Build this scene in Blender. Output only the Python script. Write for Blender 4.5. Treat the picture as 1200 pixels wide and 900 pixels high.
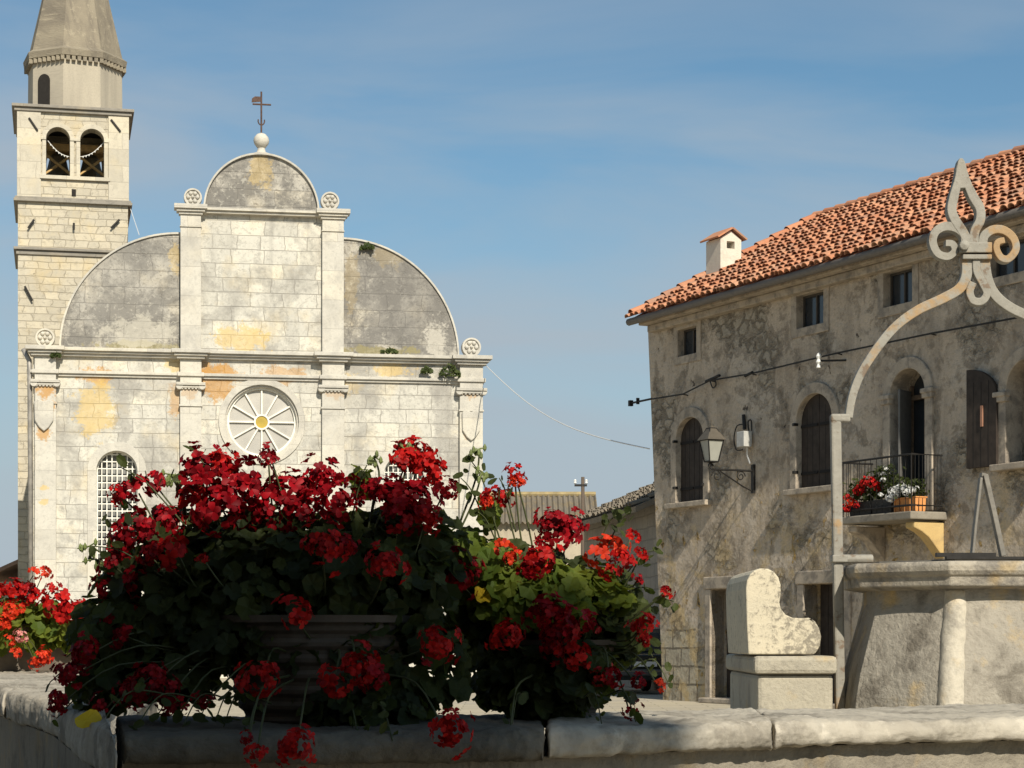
import bpy, bmesh, math, random
from mathutils import Vector, Matrix, Quaternion
from mathutils.geometry import tessellate_polygon

for o in list(bpy.data.objects):
    bpy.data.objects.remove(o)
sc = bpy.context.scene
C = sc.collection
R = math.radians
PI = math.pi

# ------------------------------------------------------------------ camera
EYE = 1.3
F = 2400.0            # focal length in pixels of the 1200 px wide photograph
cam_d = bpy.data.cameras.new('camera')
cam_d.sensor_width = 36.0
cam_d.lens = 72.0
cam_d.shift_y = 0.2458
cam_d.clip_start = 0.05
cam_d.clip_end = 3000
cam = bpy.data.objects.new('camera', cam_d)
cam.location = (0, 0, EYE)
cam.rotation_euler = (R(90), 0, 0)
C.objects.link(cam)
sc.camera = cam

# ------------------------------------------------------------------ sun and sky
SUN_EL = R(38)
SX, SY = 0.331, -0.944                      # horizontal direction towards the sun
sun_d = bpy.data.lights.new('sun', 'SUN')
sun_d.energy = 5.0
sun_d.angle = R(0.5)
sun_d.color = (1.0, 0.925, 0.79)
sun = bpy.data.objects.new('sun', sun_d)
sdir = Vector((SX * math.cos(SUN_EL), SY * math.cos(SUN_EL), math.sin(SUN_EL)))
sun.rotation_euler = (-sdir).to_track_quat('-Z', 'Y').to_euler()
C.objects.link(sun)

world = bpy.data.worlds.new('World')
sc.world = world
world.use_nodes = True
wn, wl = world.node_tree.nodes, world.node_tree.links
wn.clear()
wout = wn.new('ShaderNodeOutputWorld')
wbg = wn.new('ShaderNodeBackground')
wsky = wn.new('ShaderNodeTexSky')
wsky.sky_type = 'NISHITA'
wsky.sun_disc = False
wsky.sun_elevation = SUN_EL
wsky.sun_rotation = math.atan2(SX, SY)
wsky.air_density = 1.0
wsky.dust_density = 0.7
wsky.ozone_density = 2.6
wbg.inputs['Strength'].default_value = 0.074
# thin cirrus veils drawn across the sky dome
wtc = wn.new('ShaderNodeTexCoord')
wmap = wn.new('ShaderNodeMapping')
wmap.inputs['Rotation'].default_value = (0, R(-10), R(10))
wmap.inputs['Scale'].default_value = (2.0, 2.0, 8.5)
wl.new(wtc.outputs['Generated'], wmap.inputs['Vector'])
wno = wn.new('ShaderNodeTexNoise')
wno.inputs['Scale'].default_value = 1.9
wno.inputs['Detail'].default_value = 7
wno.inputs['Roughness'].default_value = 0.5
wno.inputs['Distortion'].default_value = 0.5
wl.new(wmap.outputs['Vector'], wno.inputs['Vector'])
wmr = wn.new('ShaderNodeMapRange')
wmr.inputs['From Min'].default_value = 0.36
wmr.inputs['From Max'].default_value = 0.66
wmr.inputs['To Min'].default_value = 0.0
wmr.inputs['To Max'].default_value = 0.82
wl.new(wno.outputs['Fac'], wmr.inputs['Value'])
wmix = wn.new('ShaderNodeMix')
wmix.data_type = 'RGBA'
wmix.inputs['B'].default_value = (4.7, 5.35, 6.0, 1)
wsp2 = wn.new('ShaderNodeSeparateXYZ')
wl.new(wtc.outputs['Generated'], wsp2.inputs[0])
wel = wn.new('ShaderNodeMapRange')
wel.interpolation_type = 'SMOOTHSTEP'
wel.inputs['From Min'].default_value = 0.31
wel.inputs['From Max'].default_value = 0.22
wel.inputs['To Min'].default_value = 0.35
wel.inputs['To Max'].default_value = 1.0
wl.new(wsp2.outputs['Z'], wel.inputs['Value'])
wmul = wn.new('ShaderNodeMath')
wmul.operation = 'MULTIPLY'
wl.new(wmr.outputs['Result'], wmul.inputs[0])
wl.new(wel.outputs['Result'], wmul.inputs[1])
wl.new(wmul.outputs[0], wmix.inputs['Factor'])
wtint = wn.new('ShaderNodeMix')
wtint.data_type = 'RGBA'
wtint.blend_type = 'MULTIPLY'
wtint.inputs['Factor'].default_value = 1.0
wtint.inputs['B'].default_value = (0.86, 1.09, 1.08, 1)
wl.new(wsky.outputs['Color'], wtint.inputs['A'])
wl.new(wtint.outputs['Result'], wmix.inputs['A'])
# pale air low over the horizon
wsep = wn.new('ShaderNodeSeparateXYZ')
wl.new(wtc.outputs['Generated'], wsep.inputs[0])
whz = wn.new('ShaderNodeMapRange')
whz.interpolation_type = 'SMOOTHSTEP'
whz.inputs['From Min'].default_value = 0.26
whz.inputs['From Max'].default_value = 0.02
whz.inputs['To Max'].default_value = 0.95
wl.new(wsep.outputs['Z'], whz.inputs['Value'])
wmx2 = wn.new('ShaderNodeMix')
wmx2.data_type = 'RGBA'
wmx2.inputs['B'].default_value = (4.7, 5.5, 6.2, 1)
wl.new(whz.outputs['Result'], wmx2.inputs['Factor'])
wl.new(wmix.outputs['Result'], wmx2.inputs['A'])
wl.new(wmx2.outputs['Result'], wbg.inputs['Color'])
wl.new(wbg.outputs['Background'], wout.inputs['Surface'])

sc.view_settings.view_transform = 'Standard'
sc.view_settings.look = 'None'
sc.view_settings.gamma = 1.0
sc.view_settings.use_curve_mapping = False
sc.view_settings.exposure = 0.25

# ------------------------------------------------------------------ helpers
def tag(o, label=None, cat=None, group=None, kind=None):
    if label: o['label'] = label
    if cat: o['category'] = cat
    if group: o['group'] = group
    if kind: o['kind'] = kind
    return o

def empty(name, loc, rz=0.0):
    o = bpy.data.objects.new(name, None)
    o.location = loc
    o.rotation_euler = (0, 0, rz)
    o.empty_display_size = 0.2
    C.objects.link(o)
    return o

def smooth_path(pts, n=6):
    P = [Vector(p) for p in pts]
    out = []
    for i in range(len(P) - 1):
        p0 = P[max(i - 1, 0)]; p1 = P[i]; p2 = P[i + 1]; p3 = P[min(i + 2, len(P) - 1)]
        for k in range(n):
            t = k / n
            out.append(0.5 * ((2 * p1) + (p2 - p0) * t + (2 * p0 - 5 * p1 + 4 * p2 - p3) * t * t
                              + (3 * p1 - p0 - 3 * p2 + p3) * t ** 3))
    out.append(P[-1])
    return out

def arc_pts(cx, cz, r, a0, a1, n):
    return [(cx + r * math.cos(a0 + (a1 - a0) * i / n), cz + r * math.sin(a0 + (a1 - a0) * i / n)) for i in range(n + 1)]

def arch_loop(x0, x1, z0, zs, n=16, rise=None):
    """closed loop of an arched opening, rise defaults to a half circle above the springing zs"""
    cx = (x0 + x1) / 2; rx = (x1 - x0) / 2
    rz = rx if rise is None else rise
    return [(x0, z0), (x1, z0)] + [(cx + rx * math.cos(PI * i / n), zs + rz * math.sin(PI * i / n)) for i in range(n + 1)]

def circle_loop(cx, cz, r, n=48):
    return [(cx + r * math.cos(2 * PI * i / n), cz + r * math.sin(2 * PI * i / n)) for i in range(n)]

def rect_loop(x0, x1, z0, z1):
    return [(x0, z0), (x1, z0), (x1, z1), (x0, z1)]

class MB:
    def __init__(self):
        self.v = []; self.f = []
    def add(self, vs, fs):
        o = len(self.v)
        self.v.extend([tuple(p) for p in vs])
        self.f.extend([[i + o for i in f] for f in fs])
        return self
    def box(self, x0, x1, y0, y1, z0, z1):
        return self.add([(x0, y0, z0), (x1, y0, z0), (x1, y1, z0), (x0, y1, z0),
                         (x0, y0, z1), (x1, y0, z1), (x1, y1, z1), (x0, y1, z1)],
                        [[0, 3, 2, 1], [4, 5, 6, 7], [0, 1, 5, 4], [1, 2, 6, 5], [2, 3, 7, 6], [3, 0, 4, 7]])
    def plate(self, outer, holes, y0, y1):
        """upright slab in the XZ plane with real openings"""
        loops = [outer] + list(holes)
        polys = [[Vector((x, z, 0)) for x, z in lp] for lp in loops]
        tris = tessellate_polygon(polys)
        flat = [p for lp in loops for p in lp]
        n = len(flat)
        vs = [(x, y0, z) for x, z in flat] + [(x, y1, z) for x, z in flat]
        fs = []
        for t in tris:
            a, b, c = [flat[i] for i in t]
            if (b[0] - a[0]) * (c[1] - a[1]) - (b[1] - a[1]) * (c[0] - a[0]) < 0:
                t = (t[0], t[2], t[1])
            fs.append(list(t)); fs.append([t[2] + n, t[1] + n, t[0] + n])
        o = 0
        for lp in loops:
            m = len(lp)
            for i in range(m):
                j = (i + 1) % m
                fs.append([o + i, o + i + n, o + j + n, o + j])
            o += m
        return self.add(vs, fs)
    def prism(self, poly, z0, z1):
        n = len(poly)
        vs = [(x, y, z0) for x, y in poly] + [(x, y, z1) for x, y in poly]
        fs = [list(range(n))[::-1], [i + n for i in range(n)]]
        for i in range(n):
            j = (i + 1) % n
            fs.append([i, j, j + n, i + n])
        return self.add(vs, fs)
    def loft(self, rings, cap=True):
        n = len(rings[0]); vs = [p for r in rings for p in r]; fs = []
        for k in range(len(rings) - 1):
            for i in range(n):
                j = (i + 1) % n
                fs.append([k * n + i, k * n + j, (k + 1) * n + j, (k + 1) * n + i])
        if cap:
            fs.append(list(range(n))[::-1])
            fs.append([(len(rings) - 1) * n + i for i in range(n)])
        return self.add(vs, fs)
    def lathe(self, prof, n=24, c=(0, 0, 0), rot=0.0, cap=True):
        rings = [[(c[0] + r * math.cos(rot + 2 * PI * i / n), c[1] + r * math.sin(rot + 2 * PI * i / n), c[2] + z)
                  for i in range(n)] for r, z in prof]
        return self.loft(rings, cap)
    def tube(self, pts, r, n=6, r1=None):
        P = [Vector(p) for p in pts]
        rings = []
        for i, p in enumerate(P):
            t = (P[min(i + 1, len(P) - 1)] - P[max(i - 1, 0)])
            if t.length < 1e-9: t = Vector((0, 0, 1))
            t.normalize()
            a = Vector((0, 1, 0)) if abs(t.y) < 0.9 else Vector((1, 0, 0))
            u = t.cross(a).normalized(); w = t.cross(u).normalized()
            rr = r if r1 is None else r + (r1 - r) * i / max(1, len(P) - 1)
            rings.append([tuple(p + u * rr * math.cos(2 * PI * k / n) + w * rr * math.sin(2 * PI * k / n)) for k in range(n)])
        return self.loft(rings)
    def strap(self, pts, y, dy, t):
        """flat forged bar following a path in an upright plane: dy deep, t thick in the plane"""
        P = [Vector((p[0], 0, p[1])) for p in pts]
        rings = []
        for i, p in enumerate(P):
            d = (P[min(i + 1, len(P) - 1)] - P[max(i - 1, 0)]).normalized()
            nn = Vector((-d.z, 0, d.x))
            tt = t[i] if isinstance(t, (list, tuple)) else t
            a = p + nn * tt / 2; b = p - nn * tt / 2
            rings.append([(a.x, y - dy / 2, a.z), (b.x, y - dy / 2, b.z), (b.x, y + dy / 2, b.z), (a.x, y + dy / 2, a.z)])
        return self.loft(rings)
    def arcband(self, cx, cz, r0, r1, a0, a1, y0, y1, n=24):
        rings = []
        for i in range(n + 1):
            a = a0 + (a1 - a0) * i / n
            c, s = math.cos(a), math.sin(a)
            rings.append([(cx + r0 * c, y0, cz + r0 * s), (cx + r1 * c, y0, cz + r1 * s),
                          (cx + r1 * c, y1, cz + r1 * s), (cx + r0 * c, y1, cz + r0 * s)])
        return self.loft(rings)
    def moulding(self, x0, x1, steps):
        """horizontal run of stepped courses: (projection, z0, z1) in front of y=0"""
        for p, z0, z1 in steps:
            self.box(x0 - p * 0.6, x1 + p * 0.6, -p, 0.3, z0, z1)
        return self
    def build(self, name, m, parent=None, smooth=False, bevel=0.0, loc=None, fix=True, segs=2):
        me = bpy.data.meshes.new(name)
        me.from_pydata(self.v, [], self.f)
        if fix:
            bm = bmesh.new(); bm.from_mesh(me)
            bmesh.ops.recalc_face_normals(bm, faces=bm.faces)
            bm.to_mesh(me); bm.free()
        if smooth:
            for p in me.polygons: p.use_smooth = True
        me.materials.append(m)
        o = bpy.data.objects.new(name, me)
        C.objects.link(o)
        if parent is not None: o.parent = parent
        if loc: o.location = loc
        if bevel:
            b = o.modifiers.new('bevel', 'BEVEL')
            b.width = bevel; b.segments = segs; b.limit_method = 'ANGLE'; b.angle_limit = R(35)
        return o

# ------------------------------------------------------------------ node materials
class NB:
    def __init__(self, name):
        self.m = bpy.data.materials.new(name)
        self.m.use_nodes = True
        self.nt = self.m.node_tree
        self.nt.nodes.clear()
        self.out = self.nt.nodes.new('ShaderNodeOutputMaterial')
        self.bsdf = self.nt.nodes.new('ShaderNodeBsdfPrincipled')
        self.nt.links.new(self.bsdf.outputs[0], self.out.inputs['Surface'])
        self.tc = self.nt.nodes.new('ShaderNodeTexCoord')
    def node(self, t, **ins):
        n = self.nt.nodes.new(t)
        for k, v in ins.items():
            self.set(n.inputs[k.replace('_', ' ')], v)
        return n
    def set(self, sock, v):
        if isinstance(v, bpy.types.NodeSocket): self.nt.links.new(v, sock)
        else: sock.default_value = v
    def math(self, op, a, b=0.0, clamp=False):
        n = self.nt.nodes.new('ShaderNodeMath'); n.operation = op; n.use_clamp = clamp
        self.set(n.inputs[0], a); self.set(n.inputs[1], b)
        return n.outputs[0]
    def vmath(self, op, a, b):
        n = self.nt.nodes.new('ShaderNodeVectorMath'); n.operation = op
        self.set(n.inputs[0], a); self.set(n.inputs[1], b)
        return n.outputs['Value'] if op in ('LENGTH', 'DISTANCE', 'DOT_PRODUCT') else n.outputs[0]
    def noise(self, vec, scale, detail=5, rough=0.55, dist=0.0, color=False):
        n = self.node('ShaderNodeTexNoise', Vector=vec, Scale=scale, Detail=detail, Roughness=rough, Distortion=dist)
        return n.outputs['Color' if color else 'Fac']
    def rng(self, v, a, b, c=0.0, d=1.0, smooth=False):
        n = self.nt.nodes.new('ShaderNodeMapRange')
        if smooth: n.interpolation_type = 'SMOOTHSTEP'
        self.set(n.inputs['Value'], v)
        n.inputs['From Min'].default_value = a; n.inputs['From Max'].default_value = b
        n.inputs['To Min'].default_value = c; n.inputs['To Max'].default_value = d
        return n.outputs['Result']
    def mix(self, f, a, b, mode='MIX'):
        n = self.nt.nodes.new('ShaderNodeMix'); n.data_type = 'RGBA'; n.blend_type = mode
        def col(c): return c if isinstance(c, bpy.types.NodeSocket) else (c[0], c[1], c[2], 1)
        self.set(n.inputs['Factor'], f)
        self.set(n.inputs[6], col(a)); self.set(n.inputs[7], col(b))
        return n.outputs[2]
    def wall_vec(self):
        """object coordinates laid on upright faces: (x+y, z)"""
        s = self.node('ShaderNodeSeparateXYZ', Vector=self.tc.outputs['Object'])
        c = self.nt.nodes.new('ShaderNodeCombineXYZ')
        self.set(c.inputs[0], self.math('ADD', s.outputs[0], s.outputs[1]))
        self.set(c.inputs[1], s.outputs[2])
        return c.outputs[0], s
    def scale(self, v, s):
        n = self.nt.nodes.new('ShaderNodeMapping'); n.inputs['Scale'].default_value = s
        self.set(n.inputs['Vector'], v)
        return n.outputs[0]
    def bump(self, h, strength=0.5, dist=0.02):
        n = self.nt.nodes.new('ShaderNodeBump')
        n.inputs['Strength'].default_value = strength; n.inputs['Distance'].default_value = dist
        self.set(n.inputs['Height'], h)
        self.nt.links.new(n.outputs[0], self.bsdf.inputs['Normal'])
    def done(self, col, rough=0.9, spec=0.25, metal=0.0):
        c = col if isinstance(col, bpy.types.NodeSocket) else (col[0], col[1], col[2], 1)
        self.set(self.bsdf.inputs['Base Color'], c)
        self.set(self.bsdf.inputs['Roughness'], rough)
        self.bsdf.inputs['Specular IOR Level'].default_value = spec
        self.bsdf.inputs['Metallic'].default_value = metal
        return self.m
    def blobs(self, col, vec, blobs, nscale=2.5, nvec=None):
        wob = self.math('ADD', self.math('MULTIPLY', self.noise(vec, nscale, 6, 0.62), 0.6), self.math('MULTIPLY', self.noise(vec, nscale * 4.5, 8, 0.7), 0.4))
        for (a, z, ra, rz, c, k) in blobs:
            d = self.vmath('SUBTRACT', vec, (a, z, 0))
            d = self.vmath('MULTIPLY', d, (1 / ra, 1 / rz, 0))
            L = self.vmath('LENGTH', d, (0, 0, 0))
            L = self.math('ADD', L, self.math('MULTIPLY', self.math('SUBTRACT', wob, 0.5), 4.2))
            f = self.math('MULTIPLY', self.rng(L, 1.0, 0.72, 0.0, k), self.rng(wob, 0.3, 0.6, 1.0, 0.75))
            col = self.mix(f, col, c)
        return col

def plain(name, col, rough=0.6, spec=0.4, metal=0.0, var=0.15, scale=12.0, bump=0.0):
    b = NB(name)
    n = b.noise(b.tc.outputs['Object'], scale, 5, 0.6)
    f = b.rng(n, 0.3, 0.7)
    c = b.mix(f, tuple(x * (1 - var) for x in col), tuple(min(1, x * (1 + var)) for x in col))
    if bump: b.bump(n, bump, 0.01)
    return b.done(c, rough, spec, metal)

def masonry(name, c1, c2, cm, bw, bh, mortar=0.012, warp=0.05, grime=(0.3, 0.29, 0.27), grime_amt=0.35,
            gthr=(0.5, 0.68), blobs=(), yellow=0.0, bump=0.5, gscale=0.55, streak=0.3, pits=0.3, flakes=0.0):
    b = NB(name)
    vec, s = b.wall_vec()
    wn_ = b.noise(vec, 1.3, 3, 0.5, color=True)
    wv = b.vmath('MULTIPLY', b.vmath('SUBTRACT', wn_, (0.5, 0.5, 0.5)), (warp * 6, warp, 0))
    v2 = b.vmath('ADD', vec, wv)
    br = b.node('ShaderNodeTexBrick', Vector=v2, Scale=1.0, Color1=(*c1, 1), Color2=(*c2, 1), Mortar=(*cm, 1))
    br.inputs['Mortar Size'].default_value = mortar
    br.inputs['Mortar Smooth'].default_value = 0.4
    br.inputs['Brick Width'].default_value = bw
    br.inputs['Row Height'].default_value = bh
    br.offset = 0.43; br.squash = 0.72; br.squash_frequency = 3
    col = br.outputs['Color']
    # soft tonal drift within the stone
    n1 = b.noise(vec, 2.2, 8, 0.65)
    col = b.mix(b.rng(n1, 0.3, 0.75, 0.0, 0.55), col, tuple(x * 0.76 for x in c2))
    # single blocks darker or yellower than their neighbours
    br2 = b.node('ShaderNodeTexBrick', Vector=v2, Scale=1.0, Color1=(0, 0, 0, 1), Color2=(1, 1, 1, 1), Mortar=(0.5, 0.5, 0.5, 1))
    br2.inputs['Mortar Size'].default_value = 0.0; br2.inputs['Brick Width'].default_value = bw; br2.inputs['Row Height'].default_value = bh
    br2.offset = 0.43; br2.squash = 0.72; br2.squash_frequency = 3
    bid = br2.outputs['Color']
    col = b.mix(b.rng(bid, 0.62, 1.0, 0.0, 0.5), col, tuple(x * 0.72 for x in c1))
    col = b.mix(b.rng(bid, 0.3, 0.0, 0.0, 0.35), col, (min(1, c1[0] * 1.08), c1[1] * 1.02, c1[2] * 0.88))
    # worn lower edges and pitted faces
    pit = b.noise(vec, 9, 9, 0.72, 0.4)
    col = b.mix(b.rng(pit, 0.53, 0.60, 0.0, pits), col, grime)
    pit2 = b.noise(b.vmath('ADD', vec, (8.1, 3.3, 0)), 4.2, 10, 0.75, 0.6)
    col = b.mix(b.rng(pit2, 0.55, 0.62, 0.0, pits), col, tuple(x * 0.62 for x in c2))
    if yellow:
        n2 = b.noise(b.vmath('ADD', vec, (7.3, 2.1, 0)), 0.8, 6, 0.6)
        col = b.mix(b.rng(n2, 0.52, 0.72, 0.0, yellow), col, (0.62, 0.47, 0.22))
    # grey lichen patches with ragged edges
    g1 = b.noise(b.vmath('ADD', vec, (3.1, 9.4, 0)), gscale, 10, 0.68, 0.3)
    col = b.mix(b.rng(g1, gthr[0], gthr[1], 0.0, grime_amt), col, grime)
    # rain streaks
    st = b.noise(b.scale(vec, (2.4, 0.22, 1)), 1.0, 7, 0.6)
    col = b.mix(b.rng(st, 0.52, 0.74, 0.0, streak), col, grime)
    if flakes:
        fk = b.noise(b.vmath('ADD', vec, (1.3, 5.5, 0)), 5.5, 10, 0.75, 0.5)
        col = b.mix(b.rng(fk, 0.55, 0.60, 0.0, flakes), col, (0.52, 0.49, 0.42))
    col = b.blobs(col, vec, blobs)
    fine = b.noise(vec, 26, 6, 0.65)
    col = b.mix(b.rng(fine, 0.35, 0.75, 0.0, 0.28), col, tuple(x * 0.55 for x in c1))
    h = b.math('ADD', b.math('MULTIPLY', br.outputs['Fac'], -1.0), b.math('MULTIPLY', fine, 0.5))
    h = b.math('ADD', h, b.math('MULTIPLY', bid, 0.35))
    h = b.math('SUBTRACT', h, b.math('MULTIPLY', b.rng(pit2, 0.55, 0.62), 0.3))
    h = b.math('ADD', h, b.math('MULTIPLY', n1, 0.7))
    b.bump(h, bump, 0.03)
    return b.done(col, 0.92, 0.15)

def stone(name, c1, c2, scale=6.0, dark=(0.12, 0.11, 0.1), dark_amt=0.4, yellow=0.0, bump=0.5, dthr=(0.52, 0.7), dist=0.02):
    b = NB(name)
    v = b.tc.outputs['Object']
    n1 = b.noise(v, scale * 0.5, 8, 0.62)
    col = b.mix(b.rng(n1, 0.3, 0.7), c1, c2)
    n2 = b.noise(b.vmath('ADD', v, (4, 7, 2)), scale * 1.1, 9, 0.68, 0.4)
    col = b.mix(b.rng(n2, dthr[0], dthr[1], 0, dark_amt), col, dark)
    if yellow:
        n3 = b.noise(b.vmath('ADD', v, (9, 1, 5)), scale * 0.9, 6, 0.6)
        col = b.mix(b.rng(n3, 0.56, 0.68, 0, yellow), col, (0.55, 0.36, 0.11))
    f = b.noise(v, scale * 9, 6, 0.65)
    col = b.mix(b.rng(f, 0.5, 0.8, 0, 0.35), col, dark)
    b.bump(b.math('ADD', b.math('MULTIPLY', n1, 1.0), b.math('MULTIPLY', f, 0.35)), bump, dist)
    return b.done(col, 0.92, 0.15)

def petal_mat(name, c1, c2, trans=0.35):
    b = NB(name)
    g = b.nt.nodes.new('ShaderNodeNewGeometry')
    oi = b.nt.nodes.new('ShaderNodeObjectInfo')
    r = b.math('FRACT', b.math('ADD', g.outputs['Random Per Island'], oi.outputs['Random']))
    col = b.mix(r, c1, c2)
    b.done(col, 0.55, 0.2)
    tr = b.nt.nodes.new('ShaderNodeBsdfTranslucent')
    b.nt.links.new(col, tr.inputs['Color'])
    ms = b.nt.nodes.new('ShaderNodeMixShader'); ms.inputs[0].default_value = trans
    b.nt.links.new(b.bsdf.outputs[0], ms.inputs[1]); b.nt.links.new(tr.outputs[0], ms.inputs[2])
    b.nt.links.new(ms.outputs[0], b.out.inputs['Surface'])
    return b.m

def leaf_mat(name, c1, c2, tcol, trans=0.35):
    b = NB(name)
    g = b.nt.nodes.new('ShaderNodeNewGeometry')
    col = b.mix(g.outputs['Random Per Island'], c1, c2)
    n = b.noise(b.tc.outputs['Object'], 70, 4, 0.6)
    col = b.mix(b.rng(n, 0.4, 0.75, 0, 0.4), col, tuple(x * 0.5 for x in c1))
    b.bump(n, 0.3, 0.003)
    b.done(col, 0.6, 0.18)
    tr = b.nt.nodes.new('ShaderNodeBsdfTranslucent')
    tr.inputs['Color'].default_value = (*tcol, 1)
    ms = b.nt.nodes.new('ShaderNodeMixShader'); ms.inputs[0].default_value = trans
    b.nt.links.new(b.bsdf.outputs[0], ms.inputs[1]); b.nt.links.new(tr.outputs[0], ms.inputs[2])
    b.nt.links.new(ms.outputs[0], b.out.inputs['Surface'])
    return b.m

# survey of the photograph: where the sight line through (u, v) meets an upright plane
class Plane:
    def __init__(self, x0, y0, ang):
        self.p = Vector((x0, y0)); self.d = Vector((math.cos(ang), math.sin(ang)))
        self.n = Vector((-self.d.y, self.d.x)); self.ang = ang
    def __call__(self, u, v, off=0.0):
        """-> (distance along the plane, height); off > 0 lies behind the plane"""
        r = Vector(((u - 600) / F, 1.0))
        t = (self.p.dot(self.n) + off) / r.dot(self.n)
        q = r * t
        return (q - self.p).dot(self.d), EYE + (745 - v) / F * t

def world_at(u, v, Y):
    return Vector(((u - 600) / F * Y, Y, EYE + (745 - v) / F * Y))

# ------------------------------------------------------------------ ground of the square
b = NB('square_paving')
v = b.tc.outputs['Object']
br = b.node('ShaderNodeTexBrick', Vector=v, Scale=1.0, Color1=(0.44, 0.39, 0.3, 1), Color2=(0.37, 0.33, 0.26, 1), Mortar=(0.2, 0.18, 0.14, 1))
br.inputs['Brick Width'].default_value = 0.9; br.inputs['Row Height'].default_value = 0.5; br.inputs['Mortar Size'].default_value = 0.012
n1 = b.noise(v, 0.6, 8, 0.6); n2 = b.noise(v, 14, 5, 0.6)
col = b.mix(b.rng(n1, 0.35, 0.7, 0, 0.5), br.outputs['Color'], (0.46, 0.39, 0.25))
col = b.mix(b.rng(n2, 0.4, 0.8, 0, 0.3), col, (0.2, 0.18, 0.15))
b.bump(b.math('SUBTRACT', n2, br.outputs['Fac']), 0.4, 0.02)
M_pave = b.done(col, 0.9, 0.2)
mb = MB()
mb.add([(-600, -600, 0), (600, -600, 0), (600, 600, 0), (-600, 600, 0)], [[0, 1, 2, 3]])
tag(mb.build('square_paving', M_pave), kind='structure')

# ------------------------------------------------------------------ materials
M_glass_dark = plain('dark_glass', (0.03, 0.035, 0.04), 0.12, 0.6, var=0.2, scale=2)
M_lead_glass = plain('leaded_glass', (0.40, 0.38, 0.34), 0.6, 0.4, var=0.15, scale=1.2)
M_amber = plain('amber_glass', (0.42, 0.3, 0.05), 0.3, 0.5, scale=3)
M_white_paint = plain('white_painted_bars', (0.72, 0.69, 0.6), 0.6, 0.3, scale=5)
M_old_iron = plain('rusty_iron', (0.10, 0.06, 0.045), 0.75, 0.3, 0.3, 0.4, 20)
M_black_iron = plain('black_iron', (0.022, 0.02, 0.018), 0.6, 0.4, 0.4, 0.3, 20)
M_zinc = plain('zinc_pipe', (0.3, 0.28, 0.25), 0.55, 0.4, 0.3, 0.3, 4)
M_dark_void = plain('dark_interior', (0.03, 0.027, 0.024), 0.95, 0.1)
M_bronze = plain('bell_bronze', (0.16, 0.13, 0.08), 0.45, 0.5, 0.6)
M_timber = plain('weathered_timber', (0.16, 0.11, 0.07), 0.85, 0.2, 0, 0.35, 9)
M_pale_timber = plain('pale_timber', (0.5, 0.33, 0.14), 0.8, 0.2, 0, 0.2, 9)
M_cable_white = plain('white_cable', (0.62, 0.62, 0.6), 0.6)
M_cable_black = plain('black_cable', (0.015, 0.014, 0.013), 0.7)
M_ceramic = plain('white_ceramic', (0.75, 0.74, 0.7), 0.2, 0.6, var=0.05)

# ------------------------------------------------------------------ church
CH = Plane((35 - 600) / F * 62.0, 62.0, R(9.5))
OR = (0.46, 0.215, 0.02)
YE = (0.60, 0.42, 0.13)
GR = (0.25, 0.235, 0.215)
def cb(u, v, ru, rv, c, k, off=0.0):
    a, z = CH(u, v, off); a += off; s = 63.0 / F
    return (a, z, ru * s, rv * s, c, k)
M_cream = masonry('cream_ashlar', (0.66, 0.63, 0.55), (0.56, 0.535, 0.465), (0.30, 0.275, 0.235), 1.02, 0.44,
                  0.014, 0.05, (0.25, 0.235, 0.21), 0.7, (0.49, 0.60),
                  [cb(256, 447, 30, 24, OR, 0.85), cb(208, 428, 16, 10, YE, 0.7), cb(205, 470, 8, 20, OR, 0.6), cb(330, 440, 28, 12, OR, 0.6),
                   cb(112, 440, 22, 11, OR, 0.8), cb(112, 480, 24, 36, YE, 0.75), cb(285, 398, 34, 18, YE, 0.75), cb(460, 432, 24, 9, YE, 0.7),
                   cb(238, 430, 20, 8, OR, 0.5), cb(408, 450, 14, 16, YE, 0.6), cb(520, 480, 16, 80, GR, 0.55), cb(420, 468, 26, 22, GR, 0.5),
                   cb(145, 480, 10, 45, GR, 0.6), cb(180, 455, 30, 14, GR, 0.4)], 0.4, 0.6, 0.5, 0.6, 0.42)
M_lichen = masonry('lichened_ashlar', (0.50, 0.465, 0.40), (0.42, 0.395, 0.345), (0.24, 0.22, 0.2), 1.15, 0.52,
                   0.013, 0.05, (0.145, 0.137, 0.125), 0.85, (0.40, 0.54),
                   [cb(150, 340, 60, 75, (0.30, 0.285, 0.255), 0.35, 0.16), cb(470, 350, 70, 80, (0.17, 0.16, 0.147), 0.7, 0.16), cb(206, 300, 7, 22, YE, 0.45, 0.16), cb(412, 330, 9, 40, YE, 0.22, 0.16), cb(455, 300, 25, 14, YE, 0.2, 0.16), cb(165, 405, 50, 6, (0.27, 0.23, 0.09), 0.8, 0.16),
                    cb(440, 411, 50, 6, (0.27, 0.23, 0.09), 0.8, 0.16), cb(305, 200, 14, 24, YE, 0.45, 0.16), cb(165, 390, 45, 22, (0.56, 0.52, 0.43), 0.6, 0.16), cb(510, 400, 14, 24, (0.58, 0.54, 0.46), 0.75, 0.16)],
                   0.2, 0.6, 0.9, 0.55, 0.75, 0.5)
M_trim = masonry('trim_limestone', (0.62, 0.585, 0.505), (0.54, 0.51, 0.445), (0.38, 0.35, 0.3), 3.2, 0.9, 0.008, 0.02,
                 (0.3, 0.285, 0.26), 0.55, (0.48, 0.68), [], 0.1, 0.35, 1.3, 0.35)
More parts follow.
